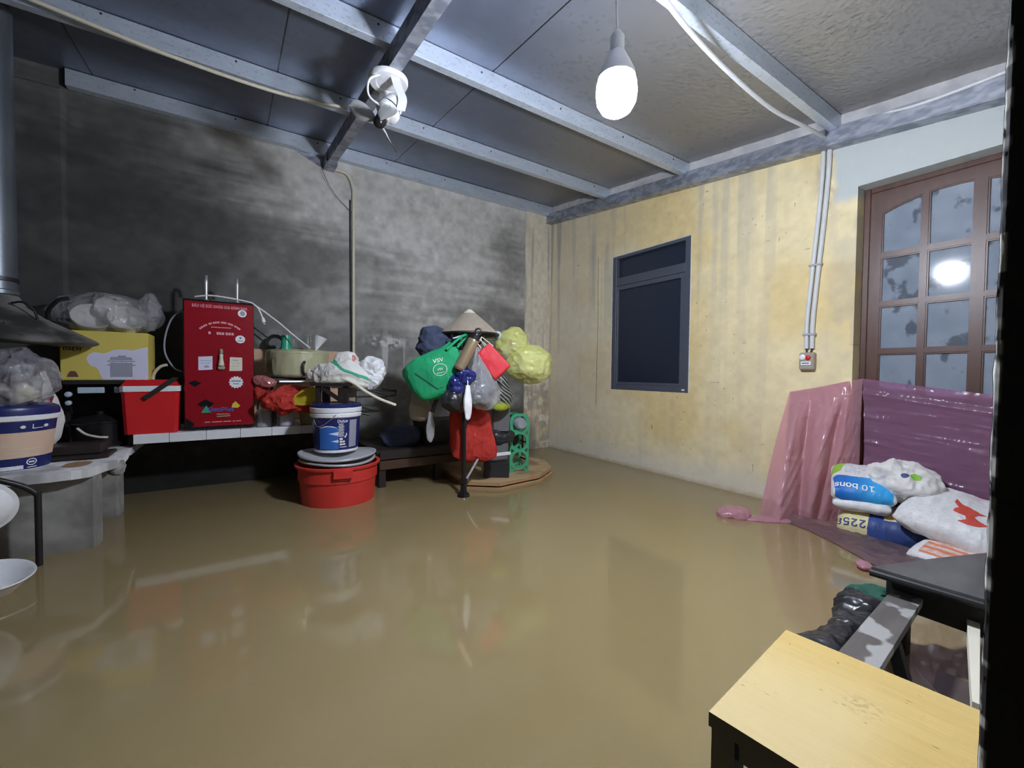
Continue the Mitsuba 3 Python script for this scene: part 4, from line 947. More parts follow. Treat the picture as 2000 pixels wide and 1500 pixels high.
t = thing('step_stool', 'small dark wooden stool standing on the lid of the blue paint bucket', 'stool')
zs = z1 + .357
def st(u, v, z): p = np.array([.645, 3.365, 0]) + u * RV + v * FV; return (p[0], p[1], z)
add('seat', hull([st(u, v, z) for u in (-.145, .15) for v in (-.11, .11) for z in (zs + .128, zs + .150)]), M['darkbrown'], parent=t)
for u in (-.10, .10):
    for v in (-.075, .075): add('leg', hull([st(u + a, v + b, z) for a in (-.016, .016) for b in (-.016, .016) for z in (zs, zs + .128)]), M['darkbrown'], parent=t)
add('stretcher', hull([st(u, v, z) for u, z in ((-.085, zs + .11), (-.055, zs + .125), (.105, zs + .015), (.075, zs + .002)) for v in (-.095, -.085)]), M['darkbrown'], parent=t)
add('side_panel', hull([st(u, v, z) for u in (-.01, .12) for v in (.05, .06) for z in (zs + .005, zs + .128)]), M['beige'], parent=t)

t = thing('rice_sack', 'half-empty white sack with green stripes slumped over the small dark stool', 'sack')
def swarp(w):
    x = w[:, 0]; w[:, 2] = w[:, 2] - .9 * np.clip(x - .06, 0, 1) ** 1.1 * .55 + .02 * np.sin(7 * x); return w
def stripe(p, n, uv):
    u = (p.x - .70) * .835 - (p.y - 3.37) * .551; v = (p.x - .70) * .551 + (p.y - 3.37) * .834
    w = u * .55 + (p.z - .97) + .03 * (fbm(p.x * 12, p.y * 12, p.z * 12, 2) - .5)
    s = smoothstep(.030, .036, w) * smoothstep(.062, .056, w)
    c = mix((.66, .65, .62), (.05, .34, .20), s)
    return c
M['stripesack'] = principled('green_striped_sack', stripe, .6, bump=crinkle, bscale=.006)
b1 = move(blob((0, 0, 0), (.21, .15, .085), 61, .030, 8, 5, 2.4, swarp), (.70, 3.37, .945), rz=RZ, ry=.05)
add('cloth', b1, M['stripesack'], True, parent=t)
b2 = move(blob((0, 0, 0), (.085, .09, .105), 62, .030, 11, 5, 2.5), (.875, 3.27, .955), rz=RZ, ry=.25)
add('loose_flap', b2, M['crumpwhite'], True, parent=t)
b3 = move(blob((0, 0, 0), (.075, .06, .06), 63, .022, 12, 4, 2.5), (.715, 3.35, 1.045), rz=RZ, ry=-.15)
add('folded_top', b3, M['stripesack'], True, parent=t)
o_ = np.array([-.40, -.90, .18]); o_ /= np.linalg.norm(o_)
add('print', drape(cat_(*[place(meshkit.text_mesh(s, .014, .001, True), np.array((.735, 3.27, 1.075 - .017 * i)), RV, (0, 0, 1)) for i, s in enumerate(('RI', 'CE', 'RI'))]), b3, o_), M['redprint'], parent=t)
add('bunched_end', move(blob((0, 0, 0), (.07, .07, .04), 64, .02, 13, 4, 2.5), (.53, 3.46, .935), rz=RZ), M['whitecloth'], True, parent=t)
add('hose', tube([(.60, 3.26, .915), (.66, 3.22, .912), (.73, 3.185, .88), (.80, 3.16, .825), (.90, 3.14, .765), (1.02, 3.13, .715)], .0105, 10, 40), M['ivory'], label='cream hose sticking out to the right from under the white sack on the stool', cat='hose')
add('wall_bracket', cat_(tube([(.93, YB, .80), (.93, 3.95, .80), (1.28, 3.93, .785), (1.28, YB, .78)], .011, 8), tube([(.86, 3.96, .735), (1.28, 3.93, .74), (1.28, 3.93, .785)], .009, 8), tube([(1.0, 3.95, .80), (1.10, 3.93, .775), (1.2, 3.93, .745), (1.26, 3.93, .742)], .008, 8, 12)), M['darkbrown'], label='rusty dark iron bracket sticking out of the back wall right of the blue bucket', cat='bracket')

# ------------------------------------------------------------------ coat rack and what hangs on it
t = thing('coat_rack', 'black coat rack standing in the flood water, hung all over with bags', 'coat rack')
PX, PY = 1.495, 2.935
add('pole', tube([(PX, PY, -.02), (PX, PY, .55)], .0165, 16), M['blackgloss'], parent=t)
add('pole', tube([(PX, PY, .53), (PX + .004, PY, .66), (PX + .006, PY, 1.30)], .021, 16), M['blackgloss'], parent=t)
add('foot', lathe([(.035, -.03), (.05, .0), (.045, .02), (.026, .035), (.022, .10), (.030, .105), (.030, .135), (.019, .14)], 28, (PX, PY, 0)), M['blackgloss'], 35, parent=t)
add('leg', tube([(PX, PY, -.02), (PX + .03, PY - .02, FZ)], .014, 12), M['blackgloss'], parent=t)
add('strut', tube([(PX + .012, PY + .01, .10), (PX + .13, PY + .0, .285)], .009, 10), M['grey'], parent=t)
for i in range(6):
    a = 2 * PI * i / 6 + .4
    add('hook', tube([(PX, PY, 1.14), (PX + .09 * math.cos(a), PY + .09 * math.sin(a), 1.17), (PX + .14 * math.cos(a), PY + .14 * math.sin(a), 1.21), (PX + .15 * math.cos(a), PY + .15 * math.sin(a), 1.25)], .008, 8, 12), M['blackgloss'], parent=t)
for i in range(3):
    a = 2 * PI * i / 3
    add('hook', tube([(PX, PY, .80), (PX + .08 * math.cos(a), PY + .08 * math.sin(a), .82), (PX + .12 * math.cos(a), PY + .12 * math.sin(a), .86)], .008, 8, 10), M['blackgloss'], parent=t)

t = thing('conical_hat', 'conical straw hat resting on top of the coat rack', 'hat')
hat = lathe([(.236, 1.268), (.240, 1.272), (.236, 1.277), (.15, 1.355), (.06, 1.432), (.02, 1.458), (0, 1.462), (0, 1.452), (.055, 1.424), (.145, 1.347), (.225, 1.272)][::1], 72, (1.585, 3.03, 0))
add('brim_cone', hat, M['straw'], 40, parent=t)
add('rim', lathe([(.236, 1.262), (.243, 1.266), (.243, 1.274), (.236, 1.278)], 72, (1.585, 3.03, 0)), M['black'], 40, parent=t)
add('peak', lathe([(.052, 1.437), (.018, 1.468), (0, 1.472)], 30, (1.585, 3.03, 0)), M['ivory'], 40, parent=t)

t = thing('tote_bag', 'bulging green cloth tote bag with white print hanging at the left of the coat rack', 'bag')
c8 = [(1.156, 2.97, .750), (1.395, 2.79, .885), (1.455, 2.95, .850), (1.25, 3.09, .735), (1.055, 3.042, 1.035), (1.375, 2.81, 1.165), (1.402, 2.96, 1.18), (1.075, 3.20, .95)]
tb = soft_box(c8, 3, bulge=.022, amp=.016, s=6, round_=.11)
add('cloth', tb, M['greencloth'], True, parent=t)
ox = np.array([.86, -.47, .22]); ox /= np.linalg.norm(ox); out = np.array([-.42, -.90, .12]); out /= np.linalg.norm(out); oy = np.cross(out, ox); ox = np.cross(oy, out)
org = np.array((1.215, 2.78, 1.025))
pr = cat_(place(meshkit.text_mesh('VSV', .028, .001, True).apply_translation([-.04, .028, 0]), org, ox, oy), place(prism(Polygon(ellipse(.052, .045, 40, 0, -.03), [ellipse(.048, .041, 40, 0, -.03)]), 0, .001), org, ox, oy),
         place(meshkit.text_mesh('VSV', .016, .001, True).apply_translation([-.022, -.035, 0]), org, ox, oy), place(prism([(-.03, -.055), (.03, -.055), (.03, -.051), (-.03, -.051)], 0, .001), org, ox, oy))
add('print', drape(pr, tb, out), M['whitecloth'], parent=t)
sx = lambda x0, y0, x1, y1, w: prism([(x0 - w, y0 - w), (x1 - w, y1 - w), (x1 + w, y1 + w), (x0 + w, y0 + w)], 0, .0015)
add('seam', drape(cat_(*[place(q, org, ox, oy) for q in (sx(-.185, -.015, -.045, -.165, .0028), sx(-.045, -.165, .0, -.155, .0022))]), tb, out, .003), M['dgreen'], parent=t)
for dy in (-.02, .10): add('strap', tube([(1.30, 2.86 + dy, 1.13), (1.38, 2.85 + dy * .6, 1.20), (1.46, 2.86 + dy * .4, 1.25), (1.47, 2.89, 1.22), (1.40, 2.88 + dy * .4, 1.15)], .010, 8, 24), M['greencloth'], parent=t)

t = thing('flask', 'bronze drinking flask with a black cap hanging aslant on the coat rack', 'flask')
f0, f1 = np.array((1.365, 2.775, .985)), np.array((1.463, 2.72, 1.205)); fd = f1 - f0; fl = np.linalg.norm(fd)
add('body', align(lathe([(.034, .012), (.041, .018), (.041, fl - .02), (.036, fl)], 32), f0, fd), M['bronze'], 40, parent=t)
add('base', align(lathe([(.036, 0), (.040, .004), (.041, .020)], 32), f0, fd), M['maroon'], 40, parent=t)
add('cap', align(lathe([(.034, fl), (.034, fl + .028), (.022, fl + .034), (.018, fl + .05), (.010, fl + .055)], 28), f0, fd), M['black'], 40, parent=t)
cp = f1 + fd / fl * .065
add('loop', tube([tuple(cp + .022 * (math.cos(a) * RV + math.sin(a) * np.array([0, 0, 1.0]))) for a in np.linspace(0, 2 * PI, 20)], .007, 8), M['black'], parent=t)

t = thing('gift_bag', 'small bright red paper bag with cream string handles on the coat rack', 'bag')
rb8 = [(1.560, 2.765, 1.035), (1.640, 2.700, .915), (1.70, 2.76, .90), (1.61, 2.83, 1.02), (1.530, 2.775, 1.125), (1.733, 2.66, 1.015), (1.77, 2.72, 1.02), (1.585, 2.83, 1.13)]
rb8 = [(1.545, 2.775, 1.02), (1.655, 2.70, .905), (1.69, 2.75, .90), (1.58, 2.825, 1.015), (1.535, 2.775, 1.118), (1.738, 2.655, 1.01), (1.77, 2.70, 1.01), (1.57, 2.825, 1.12)]
rb8[4:] = [(1.60, 2.745, 1.185), (1.738, 2.655, 1.02), (1.77, 2.70, 1.02), (1.63, 2.795, 1.185)]
rb8[:4] = [(1.525, 2.785, 1.105), (1.635, 2.71, .915), (1.68, 2.77, .91), (1.56, 2.84, 1.10)]
add('paper', soft_box(rb8, 9, bulge=.004, amp=.005, round_=.05), M['redpaper'], 25, parent=t)
for s in (0, .05): add('string', tube([(1.55 + s, 2.77, 1.15), (1.52 + s, 2.80, 1.20), (1.53 + s, 2.82, 1.235), (1.56 + s, 2.80, 1.21), (1.60 + s, 2.76, 1.165)], .004, 8, 20), M['ivory'], parent=t)

t = thing('plastic_bag', 'yellow-green plastic bag stuffed with clothes at the right of the coat rack', 'bag')
add('contents', move(blob((0, 0, 0), (.15, .12, .115), 71, .030, 10, 5), (2.06, 2.86, 1.03), rz=RZ), principled('yellow_cloth', lambda p, n, uv: mix((.50, .50, .24), (.78, .76, .55), fbm(p.x * 30, p.y * 30, p.z * 30, 3)), .7, bump=crinkle, bscale=.006), True, parent=t)
add('contents', blob((1.93, 2.95, 1.14), (.09, .08, .08), 72, .02, 12, 4), M['beige'], True, parent=t)
add('film', move(blob((0, 0, 0), (.185, .15, .15), 73, .026, 7, 5), (2.055, 2.86, 1.035), rz=RZ), M['yellowfilm'], True, parent=t)
add('film_top', move(blob((0, 0, 0), (.125, .10, .135), 74, .030, 8, 5), (1.935, 2.94, 1.20), rz=RZ, ry=.35), M['yellowfilm'], True, parent=t)
add('bag_loop', tube([(1.86, 2.98, 1.20), (1.78, 2.98, 1.24), (1.66, 2.96, 1.23)], .012, 8, 10), M['yellowfilm'], parent=t)

t = thing('plastic_bag', 'smoky clear plastic bag of dark things hanging in the middle of the coat rack', 'bag')
add('contents', hang_bag((1.565, 2.80, .98), .27, .20, .16, 80, neck=.3, folds=5, amp=.02), M['rubberbag'], True, parent=t)
add('film', hang_bag((1.545, 2.81, 1.16), .48, .265, .20, 81, neck=.14, folds=9, amp=.014, full=.66, lean=(.045, -.03)), M['greyfilm'], True, parent=t)
t = thing('plastic_bag', 'small dark bag tied with shiny blue plastic under the flask', 'bag')
add('film', hang_bag((1.415, 2.83, .955), .285, .25, .17, 83, neck=.2, folds=7, amp=.016, full=.6, lean=(-.03, 0)), M['rubberbag'], True, parent=t)
add('blue_knot', blob((1.425, 2.775, .945), (.06, .045, .05), 84, .03, 14, 4), M['navyfoil'], True, parent=t)
add('blue_knot', blob((1.36, 2.80, .875), (.055, .045, .05), 85, .03, 14, 4), M['navyfoil'], True, parent=t)
t = thing('plastic_bag', 'striped lime and black bag hanging behind the red paper bag', 'bag')
def limestripe(p, n, uv): return mix(mix((.035, .035, .035), (.34, .34, .30), smoothstep(.55, .8, dr.sin(p.x * 150 + p.z * 190 + 6 * noise(p.x * 14, p.z * 14)))), (.40, .50, .05), smoothstep(.73, .69, p.z + .25 * (p.x - 1.86)))
add('cloth', hang_bag((1.86, 2.99, .94), .29, .22, .13, 86, neck=.4, folds=5, amp=.014, full=.5), principled('lime_stripe', limestripe, .4, bump=crinkle, bscale=.006), True, parent=t)
t = thing('red_plastic_bag', 'large red plastic bag hanging low behind the coat rack pole', 'bag')
add('film', soft_box([(1.455, 3.02, .275), (1.745, 2.85, .285), (1.80, 2.98, .275), (1.52, 3.14, .27), (1.43, 3.04, .66), (1.675, 2.89, .67), (1.72, 3.0, .67), (1.48, 3.13, .66)], 11, bulge=.02, amp=.022, s=7, round_=.14), M['redfilm'], True, parent=t)
add('contents', soft_box([(1.475, 3.03, .285), (1.735, 2.87, .295), (1.78, 2.97, .285), (1.53, 3.12, .28), (1.46, 3.05, .56), (1.655, 2.92, .57), (1.69, 2.99, .57), (1.49, 3.11, .56)], 12, bulge=.01, amp=.02, s=9, round_=.14), M['redprint'], True, parent=t)
add('bag_handle', tube([(1.46, 3.07, .64), (1.49, 2.99, .75), (1.50, 2.96, .84), (1.55, 2.95, .76), (1.62, 2.93, .66)], .014, 8, 20), M['redfilm'], parent=t)
t = thing('plastic_sleeve', 'narrow white plastic sleeve hanging in front of the coat rack pole', 'sleeve')
add('film', hang_bag((1.392, 2.678, .875), .25, .060, .03, 91, neck=.45, folds=3, amp=.006, full=.45), M['white'], True, parent=t)
add('strap', tube([(1.392, 2.678, .87), (1.42, 2.74, .91), (1.46, 2.86, .90), (1.49, 2.92, .86)], .004, 8, 12), M['white'], parent=t)
t = thing('plastic_sleeve', 'narrow clear plastic sleeve hanging below the green tote bag', 'sleeve')
add('film', hang_bag((1.275, 3.07, .66), .24, .065, .04, 92, neck=.4, folds=3, amp=.006, full=.45), M['greyfilm'], True, parent=t)
add('strap', tube([(1.275, 3.07, .65), (1.30, 3.05, .74), (1.36, 3.0, .84), (1.40, 2.99, .86)], .006, 8, 12), M['black'], parent=t)
add('black_strap', tube([(1.33, 2.98, .86), (1.30, 3.03, .74), (1.285, 3.06, .66)], .016, 8, 10), M['black'], label='black strap between the green tote bag and the clear sleeve', cat='strap')
t = thing('cloth_bag', 'dirty beige cloth bag peeping out below the green tote bag', 'bag')
add('cloth', hang_bag((1.255, 3.24, .84), .27, .17, .12, 93, neck=.6, folds=5, amp=.012), M['beige'], True, parent=t)
add('strap', tube([(1.24, 3.22, .83), (1.33, 3.10, .88), (1.41, 3.0, .885), (1.385, 3.03, .875), (1.28, 3.24, .83)], .008, 8, 20), M['beige'], parent=t)
t = thing('jacket', 'dark navy jacket hanging behind the green tote bag under the straw hat', 'jacket')
add('body', move(blob((0, 0, 0), (.135, .10, .115), 94, .035, 9, 5, 2.3), (1.335, 3.12, 1.185), rz=RZ, ry=.25), M['navycloth'], True, parent=t)
add('sleeve', move(blob((0, 0, 0), (.055, .05, .10), 95, .02, 11, 4), (1.45, 3.06, 1.165), ry=.6), M['navycloth'], True, parent=t)
add('cap', blob((1.806, 2.954, 1.271), (.030, .03, .034), 96, .002, 8, 3), M['paleblue'], True, label='pale blue round cap between the straw hat and the yellow-green bag', cat='cap')
add('paper_tube', bar((1.36, 2.90, 1.215), (1.45, 2.85, 1.245), .03, .012), M['paleblue'], label='pale rolled paper sticking out behind the flask', cat='paper')

# ------------------------------------------------------------------ behind the rack: low platform, boards, crate
t = thing('low_platform', 'dark wooden low bed platform against the back wall behind the coat rack', 'platform')
add('top', box(.98, 1.93, 3.50, 4.25, .275, .305, .004), M['darkbrown'], parent=t)
add('rail', box(1.0, 1.93, 3.48, 3.50, .15, .225, .004), M['brown'], parent=t)
add('rail', box(1.0, 1.93, 3.47, 3.50, .235, .30, .004), M['darkbrown'], parent=t)
for x in (1.0, 1.50):
    for y in (3.50, 4.18): add('leg', box(x, x + .06, y, y + .06, FZ, .275, .004), M['darkbrown'], parent=t)
add('cloth_bundle', blob((1.25, 3.72, .385), (.17, .14, .085), 101, .03, 8, 4), M['navycloth'], True, label='folded dark navy cloth on the low platform behind the coat rack', cat='cloth')
add('storage_box', taper(1.45, 1.80, 3.62, 3.90, .306, .52, .012), M['rubber'], 30, label='black plastic box on the low platform behind the red plastic bag', cat='box')

OCT = [(1.60, 3.12), (1.83, 2.935), (2.28, 2.985), (2.56, 3.17), (2.70, 3.45), (2.64, 3.78), (2.32, 3.97), (1.90, 3.93), (1.64, 3.66)]
def octo(dx, dy, s, z0, z1, name, lab):
    t = thing(name, lab, 'board')
    pts = [((x - 2.17) * s + 2.17 + dx, (y - 3.45) * s + 3.45 + dy) for x, y in OCT]
    P = Polygon(pts)
    add('core', prism(P, z0, z1 - .004), M['plyedge'], False, parent=t)
    add('veneer', prism(P.buffer(.002), z1 - .004, z1), M['ply'], False, parent=t)
octo(.01, -.012, 1.0, -.012, .014, 'octagonal_board', 'lower of two octagonal wooden boards at the waterline by the corner')
octo(0, 0, 1.0, .030, .058, 'octagonal_board', 'upper octagonal wooden board on which the green bottle crate stands')
add('board_spacer', box(2.0, 2.3, 3.3, 3.6, .014, .030, .002), M['darkbrown'], parent='octagonal_board')
add('pedestal', lathe([(.24, FZ), (.24, FZ + .03), (.06, FZ + .05), (.06, -.012)], 24, (2.17, 3.45, 0)), M['darkbrown'], parent='octagonal_board')

t = thing('bottle_crate', 'upright green plastic bottle crate with round holes on the octagonal board', 'crate')
def crate_face():
    P = Polygon([(-.095, 0), (-.055, 0), (-.045, .03), (.045, .03), (.055, 0), (.095, 0), (.095, .47), (.075, .515), (.04, .535), (-.04, .535), (-.075, .515), (-.095, .47)])
    cut = [ellipse(.068, .068, 28, 0, .115), ellipse(.070, .072, 28, 0, .275), [(-.06, .385), (.06, .385), (.07, .45), (.055, .49), (.03, .51), (-.03, .51), (-.055, .49), (-.07, .45)]]
    for s in (-1, 1):
        for z in (.035, .195, .355): cut.append([(s * .080, z - .022), (s * .080, z + .022), (s * .052, z)])
    for c_ in cut: P = P.difference(Polygon(c_).buffer(0))
    return P
cxy = np.array([2.185, 3.185]); cu = np.array([.985, -.17, 0]); cz = np.array([0, 0, 1.0]); cn = np.cross(cu, cz)
for d, nm in ((0, 'front_frame'), (-.16, 'rear_frame')):
    add(nm, place(prism(crate_face(), 0, .014), np.array([cxy[0], cxy[1], .059]) + cn * d, cu, cz), M['green'], False, parent=t)
for u in (-.088, .088):
    for z in (.10, .26, .42):
        a = np.array([cxy[0], cxy[1], .059 + z]) + cu * u; add('side_bar', tube([a, a - cn * .15], .008, 8), M['dgreen'], parent=t)
t = thing('water_bottle', 'clear plastic bottle lying in the top slot of the green crate', 'bottle')
o = np.array([cxy[0], cxy[1], .059 + .447]) - cn * .15
add('body', align(lathe([(.02, 0), (.048, .01), (.052, .03), (.052, .20), (.04, .225)], 28), o, cn), M['greyfilm'], 40, parent=t)
add('label', align(lathe([(.0525, .06), (.053, .062), (.053, .15), (.0525, .152)], 28), o, cn), M['inkgrey'], 40, parent=t)
t = thing('plastic_box', 'dark grey plastic box low beside the green crate', 'box')
add('body', move(taper(-.075, .075, -.07, .07, .0, .16, .008), (1.955, 3.16, .195), rz=RZ), M['boxgrey'], 30, parent=t); add('base', move(box(-.11, .11, -.09, .09, 0, .135, .006), (1.94, 3.17, .059), rz=RZ), M['rubber'], parent=t)
t = thing('plastic_box', 'paler grey plastic box on top of the dark one left of the green crate', 'box')
add('body', move(taper(-.07, .07, -.07, .07, 0, .20, .008), (1.97, 3.15, .46), rz=RZ), M['boxgrey'], 30, parent=t); add('lid', move(taper(-.078, .078, -.078, .078, .20, .225, .0), (1.97, 3.15, .46), rz=RZ), M['inkgrey'], 30, parent=t)
add('black_bag', blob((1.955, 3.15, .405), (.12, .09, .06), 105, .03, 10, 4), M['rubber'], True, label='crumpled black bag between the two grey boxes by the green crate', cat='bag')
add('pale_board', move(box(-.10, .10, -.004, .004, 0, .028, .002), (1.87, 3.02, .262), rz=RZ, ry=-.12), M['white'], label='pale thin board lying behind the lower right of the large red plastic bag', cat='board')  # plain pale board edge, its use unknown

# ------------------------------------------------------------------ right: plastic sheet over the doorway, sacks
t = thing('plastic_sheet', 'pink plastic sheet stretched across the lower doorway as a flood barrier', 'sheet')
def lerp(a, b, s): return np.asarray(a)[None] * (1 - s[:, None]) + np.asarray(b)[None] * s[:, None]
def poly(pts, s):
    p = np.asarray(pts, float); d = np.r_[0, np.cumsum(np.linalg.norm(np.diff(p, axis=0), axis=1))]; d /= d[-1]
    return np.stack([np.interp(s, d, p[:, k]) for k in range(3)], 1)
def left(u, v):     # u from the doorway corner out along the wall, v downwards
    topc = poly([(3.505, 1.062, .951), (3.437, 1.115, .935), (3.432, 1.30, .885), (3.430, 1.47, .848)], u)
    botc = poly([(3.48, 1.05, -.02), (3.40, 1.12, -.02), (3.24, 1.20, -.02), (3.10, 1.26, -.02), (3.03, 1.35, -.02), (3.05, 1.48, -.02)], u)
    p = topc * (1 - v[:, None]) + botc * v[:, None]
    sw = np.sin(PI * np.clip(v, 0, 1))[:, None]
    p = p + sw * .05 * np.array([-1, -.2, 0])
    q = np.stack([u * 3.2 + .5 * v, v * .8, 0 * u], 1)
    amp = (.025 + .055 * v) * (u * (1 - u)) ** .25 * np.minimum(1, 6 * v)
    g = lambda c, w: np.exp(-((u - c) / w) ** 2)
    sv = np.clip(v * 2.5, 0, 1); sv = sv * sv * (3 - 2 * sv)
    f = sv * (.085 * g(.86, .09) - .075 * g(.66 - .04 * v, .055) + .05 * g(.40 + .10 * v, .10) - .045 * g(.20 + .25 * v, .05))
    dg = u * 2.6 - v * 1.5                                        # diagonal pull lines fanning from the upper corner
    f = f + .020 * sv * ridge(np.stack([dg * 1.1, v * .5, 0 * u], 1), 2.2, 5, 3) + .007 * ridge(np.stack([u * 2.5 + v * 2, v * 5, 0 * u], 1), 3.2, 9, 3) * np.minimum(1, 8 * v)
    return p + (f * (u * (1 - u) * 4) ** .3)[:, None] * np.array([-.85, -.45, 0])
lm, _ = grid(left, 120, 110); add('left_drape', lm, M['pinkfilm'], True, parent=t)
def right(u, v):
    topc = poly([(3.505, 1.062, .951), (3.47, .80, .915), (3.455, .47, .872), (3.45, .10, .85)], u)
    botc = poly([(3.48, 1.05, -.03), (3.45, .80, -.03), (3.44, .47, -.03), (3.44, .10, -.03)], u)
    p = topc * (1 - v[:, None]) + botc * v[:, None]
    f = ridge(np.stack([u * 1.2, v * 8, 0 * u], 1), 2.2, 15, 3)
    band = .012 * np.exp(-((v - .10 - .02 * u) / .018) ** 2)
    return p + ((.009 * f * np.minimum(1, 10 * v)) + band)[:, None] * np.array([-1, 0, 0]) + (.02 * np.sin(PI * v) * np.exp(-u * 14))[:, None] * np.array([-.5, -1, 0])
rm, _ = grid(right, 110, 140); add('right_panel', rm, M['purplefilm'], True, parent=t)
add('backing_board', box(3.514, 3.526, .12, 1.03, -.03, .80, .002), principled('violet_board', lambda p, n, uv: mix((.13, .075, .13), (.20, .12, .19), fbm(p.y * 7, p.z * 9, 2, 3)), .7), parent=t, label='dull violet board behind the sheet')
def skirt(u, v):    # the loose foot of the sheet spread over the step and into the water
    a = poly([(3.05, 1.40, .005), (2.98, 1.15, .006), (2.86, .95, .008), (2.72, .76, .010), (2.62, .62, .008), (2.62, .48, .006)], u)
    b = poly([(3.15, 1.25, .03), (3.20, 1.02, .03), (3.12, .85, .03), (3.08, .65, .03), (3.05, .5, .03), (3.05, .40, .03)], u)
    p = a * (1 - v[:, None]) + b * v[:, None]
    z = .022 * ridge(np.stack([u * 4, v * 2.2, 0 * u], 1), 2.0, 25, 3) * np.sin(PI * np.clip(v, .0, 1)) + .012 * np.sin(PI * v)
    p[:, 2] += z; return p
t = thing('plastic_sheet', 'wet purplish plastic sheet lying on the water in front of the sacks', 'sheet')
km, _ = grid(skirt, 110, 50); add('film', km, M['footfilm'], True, parent=t)
add('air_bubble', move(blob((0, 0, 0), (.045, .032, .020), 111, .012, 12, 4), (2.63, .77, .022), rz=.5), M['pinkfilm'], True, parent=t)
t = thing('plastic_scrap', 'crumpled pink plastic scrap floating on the water left of the sheet', 'plastic')
add('film', move(blob((0, 0, 0), (.10, .07, .042), 113, .024, 11, 5), (2.86, 1.55, .012), rz=RZ), M['pinkfilm'], True, parent=t)
add('film_tail', move(blob((0, 0, 0), (.17, .045, .014), 114, .012, 12, 4), (2.95, 1.40, .004), rz=RZ - .25), M['pinkfilm'], True, parent=t)

def at(r, d, z): p = r * RV + d * FV; return np.array([p[0], p[1], z])       # metres to the right / away in the turned frame
def rd(p): p = np.asarray(p); return p[:2] @ RV[:2], p[:2] @ FV[:2]
def white_sack(fn): return principled('sack_%d' % len(scene), fn, .55)
W0 = (.66, .66, .67)
def wov(uv): return .9 + .2 * fbm(uv.x * 60, uv.y * 60, 3, 2)
G = None
def s1(p, n, uv):
    c = mi.Color3f(*W0) * wov(uv)
    band = smoothstep(.30, .27, uv.y)
    c = mix(c, (.68, .62, .34), band * smoothstep(.52, .46, uv.x))
    c = mix(c, (.035, .075, .27), band * smoothstep(.345, .355, uv.x - .12 * (uv.y - .2)) * smoothstep(.50, .49, uv.x))
    c = mix(c, (.66, .45, .10), smoothstep(.085, .075, dr.sqrt(dr.square(uv.x - .56) + dr.square((uv.y - .24) * .7))))
    c = mix(c, (.03, .06, .20), smoothstep(.12, .10, uv.y) * smoothstep(.48, .50, uv.x))
    c = mix(c, (.66, .48, .12), smoothstep(.07, .06, dr.sqrt(dr.square(uv.x - .13) + dr.square((uv.y - .78) * .7))))
    ln = smoothstep(.006, .003, dr.abs(uv.y - .52)) * smoothstep(.12, .14, uv.x) * smoothstep(.8, .78, uv.x)
    c = mix(c, (.30, .32, .34), .7 * ln)
    return c
def s3(p, n, uv):
    c = mi.Color3f(*W0) * wov(uv)
    b = smoothstep(.40, .385, uv.y + .05 * dr.sin(uv.x * 4)) * smoothstep(.06, .07, uv.x + .1 * uv.y) * smoothstep(.95, .93, uv.x - .15 * uv.y)
    c = mix(c, mix((.012, .13, .50), (.03, .33, .70), smoothstep(.1, .8, uv.x)), b)
    c = mix(c, (.70, .20, .06), smoothstep(.075, .068, dr.sqrt(dr.square(uv.x - .78) + dr.square((uv.y - .40) * 1.0))))
    lime = smoothstep(.0, .02, uv.y - .5 + .0 * uv.x) * smoothstep(.16, .14, uv.x - .28 * (uv.y - .5)) * smoothstep(.0, .02, uv.x - .28 * (uv.y - .5) + .04)
    c = mix(c, (.28, .50, .07), lime)
    tx = smoothstep(.5, .6, noise(uv.x * 44, uv.y * 26, 3)) * smoothstep(.55, .62, dr.abs(dr.sin(uv.y * 48))) * smoothstep(.2, .24, uv.x) * smoothstep(.8, .76, uv.x) * smoothstep(.46, .5, uv.y) * smoothstep(.92, .88, uv.y)
    return mix(c, (.32, .34, .46), .6 * tx)
def s5(p, n, uv):
    c = mi.Color3f(*W0) * wov(uv)
    tx = smoothstep(.52, .6, noise(uv.x * 60, uv.y * 24, 5)) * smoothstep(.6, .7, dr.abs(dr.sin(uv.y * 30))) * smoothstep(.72, .78, uv.x)
    c = mix(c, (.42, .45, .55), .5 * tx)
    return mix(c, (.60, .40, .42), .6 * smoothstep(.62, .7, fbm(uv.x * 9, uv.y * 9, 2, 2)) * smoothstep(.3, .5, uv.x) * smoothstep(.5, .8, uv.y))
def s6(p, n, uv):
    c = mi.Color3f(*W0) * wov(uv)
    box_ = smoothstep(.10, .12, uv.x) * smoothstep(.66, .64, uv.x) * smoothstep(.08, .1, uv.y) * smoothstep(.62, .6, uv.y)
    ln = smoothstep(.55, .75, dr.abs(dr.sin((uv.y - .1) * 18.1)))
    gl = smoothstep(.45, .55, noise(uv.x * 34, uv.y * 16, 4))
    c = mix(c, (.62, .20, .10), box_ * dr.maximum(1 - ln, .35 + .3 * gl) )
    return c
def s0(p, n, uv): return mi.Color3f(*W0) * wov(uv)
UR, UF = np.array([.286, -.958, 0.0]), np.array([.958, .286, 0.0]); RS = math.atan2(UR[1], UR[0])     # the pile lies along the wall
OUT = -UF * .80 + np.array([0, 0, .60]); UPV = UF * .60 + np.array([0, 0, .80])
def mk(lab, c, L, W_, H, seed, fn, rz=RS, tilt=0, roll_=0, **k):
    t = thing('feed_sack', lab, 'sack'); m, uv = sack(c, L, W_, H, rz, seed, tilt=tilt, roll_=roll_, **k)
    add('cloth', m, principled('sack_%d' % seed, fn, .5, bump=crinkle, bscale=.006), True, parent=t, uv=uv)
    return t, m
def flat(m, c, du, dz): return place(m, np.asarray(c, float) + .3 * OUT + du * UR + dz * UPV, UR, UPV)
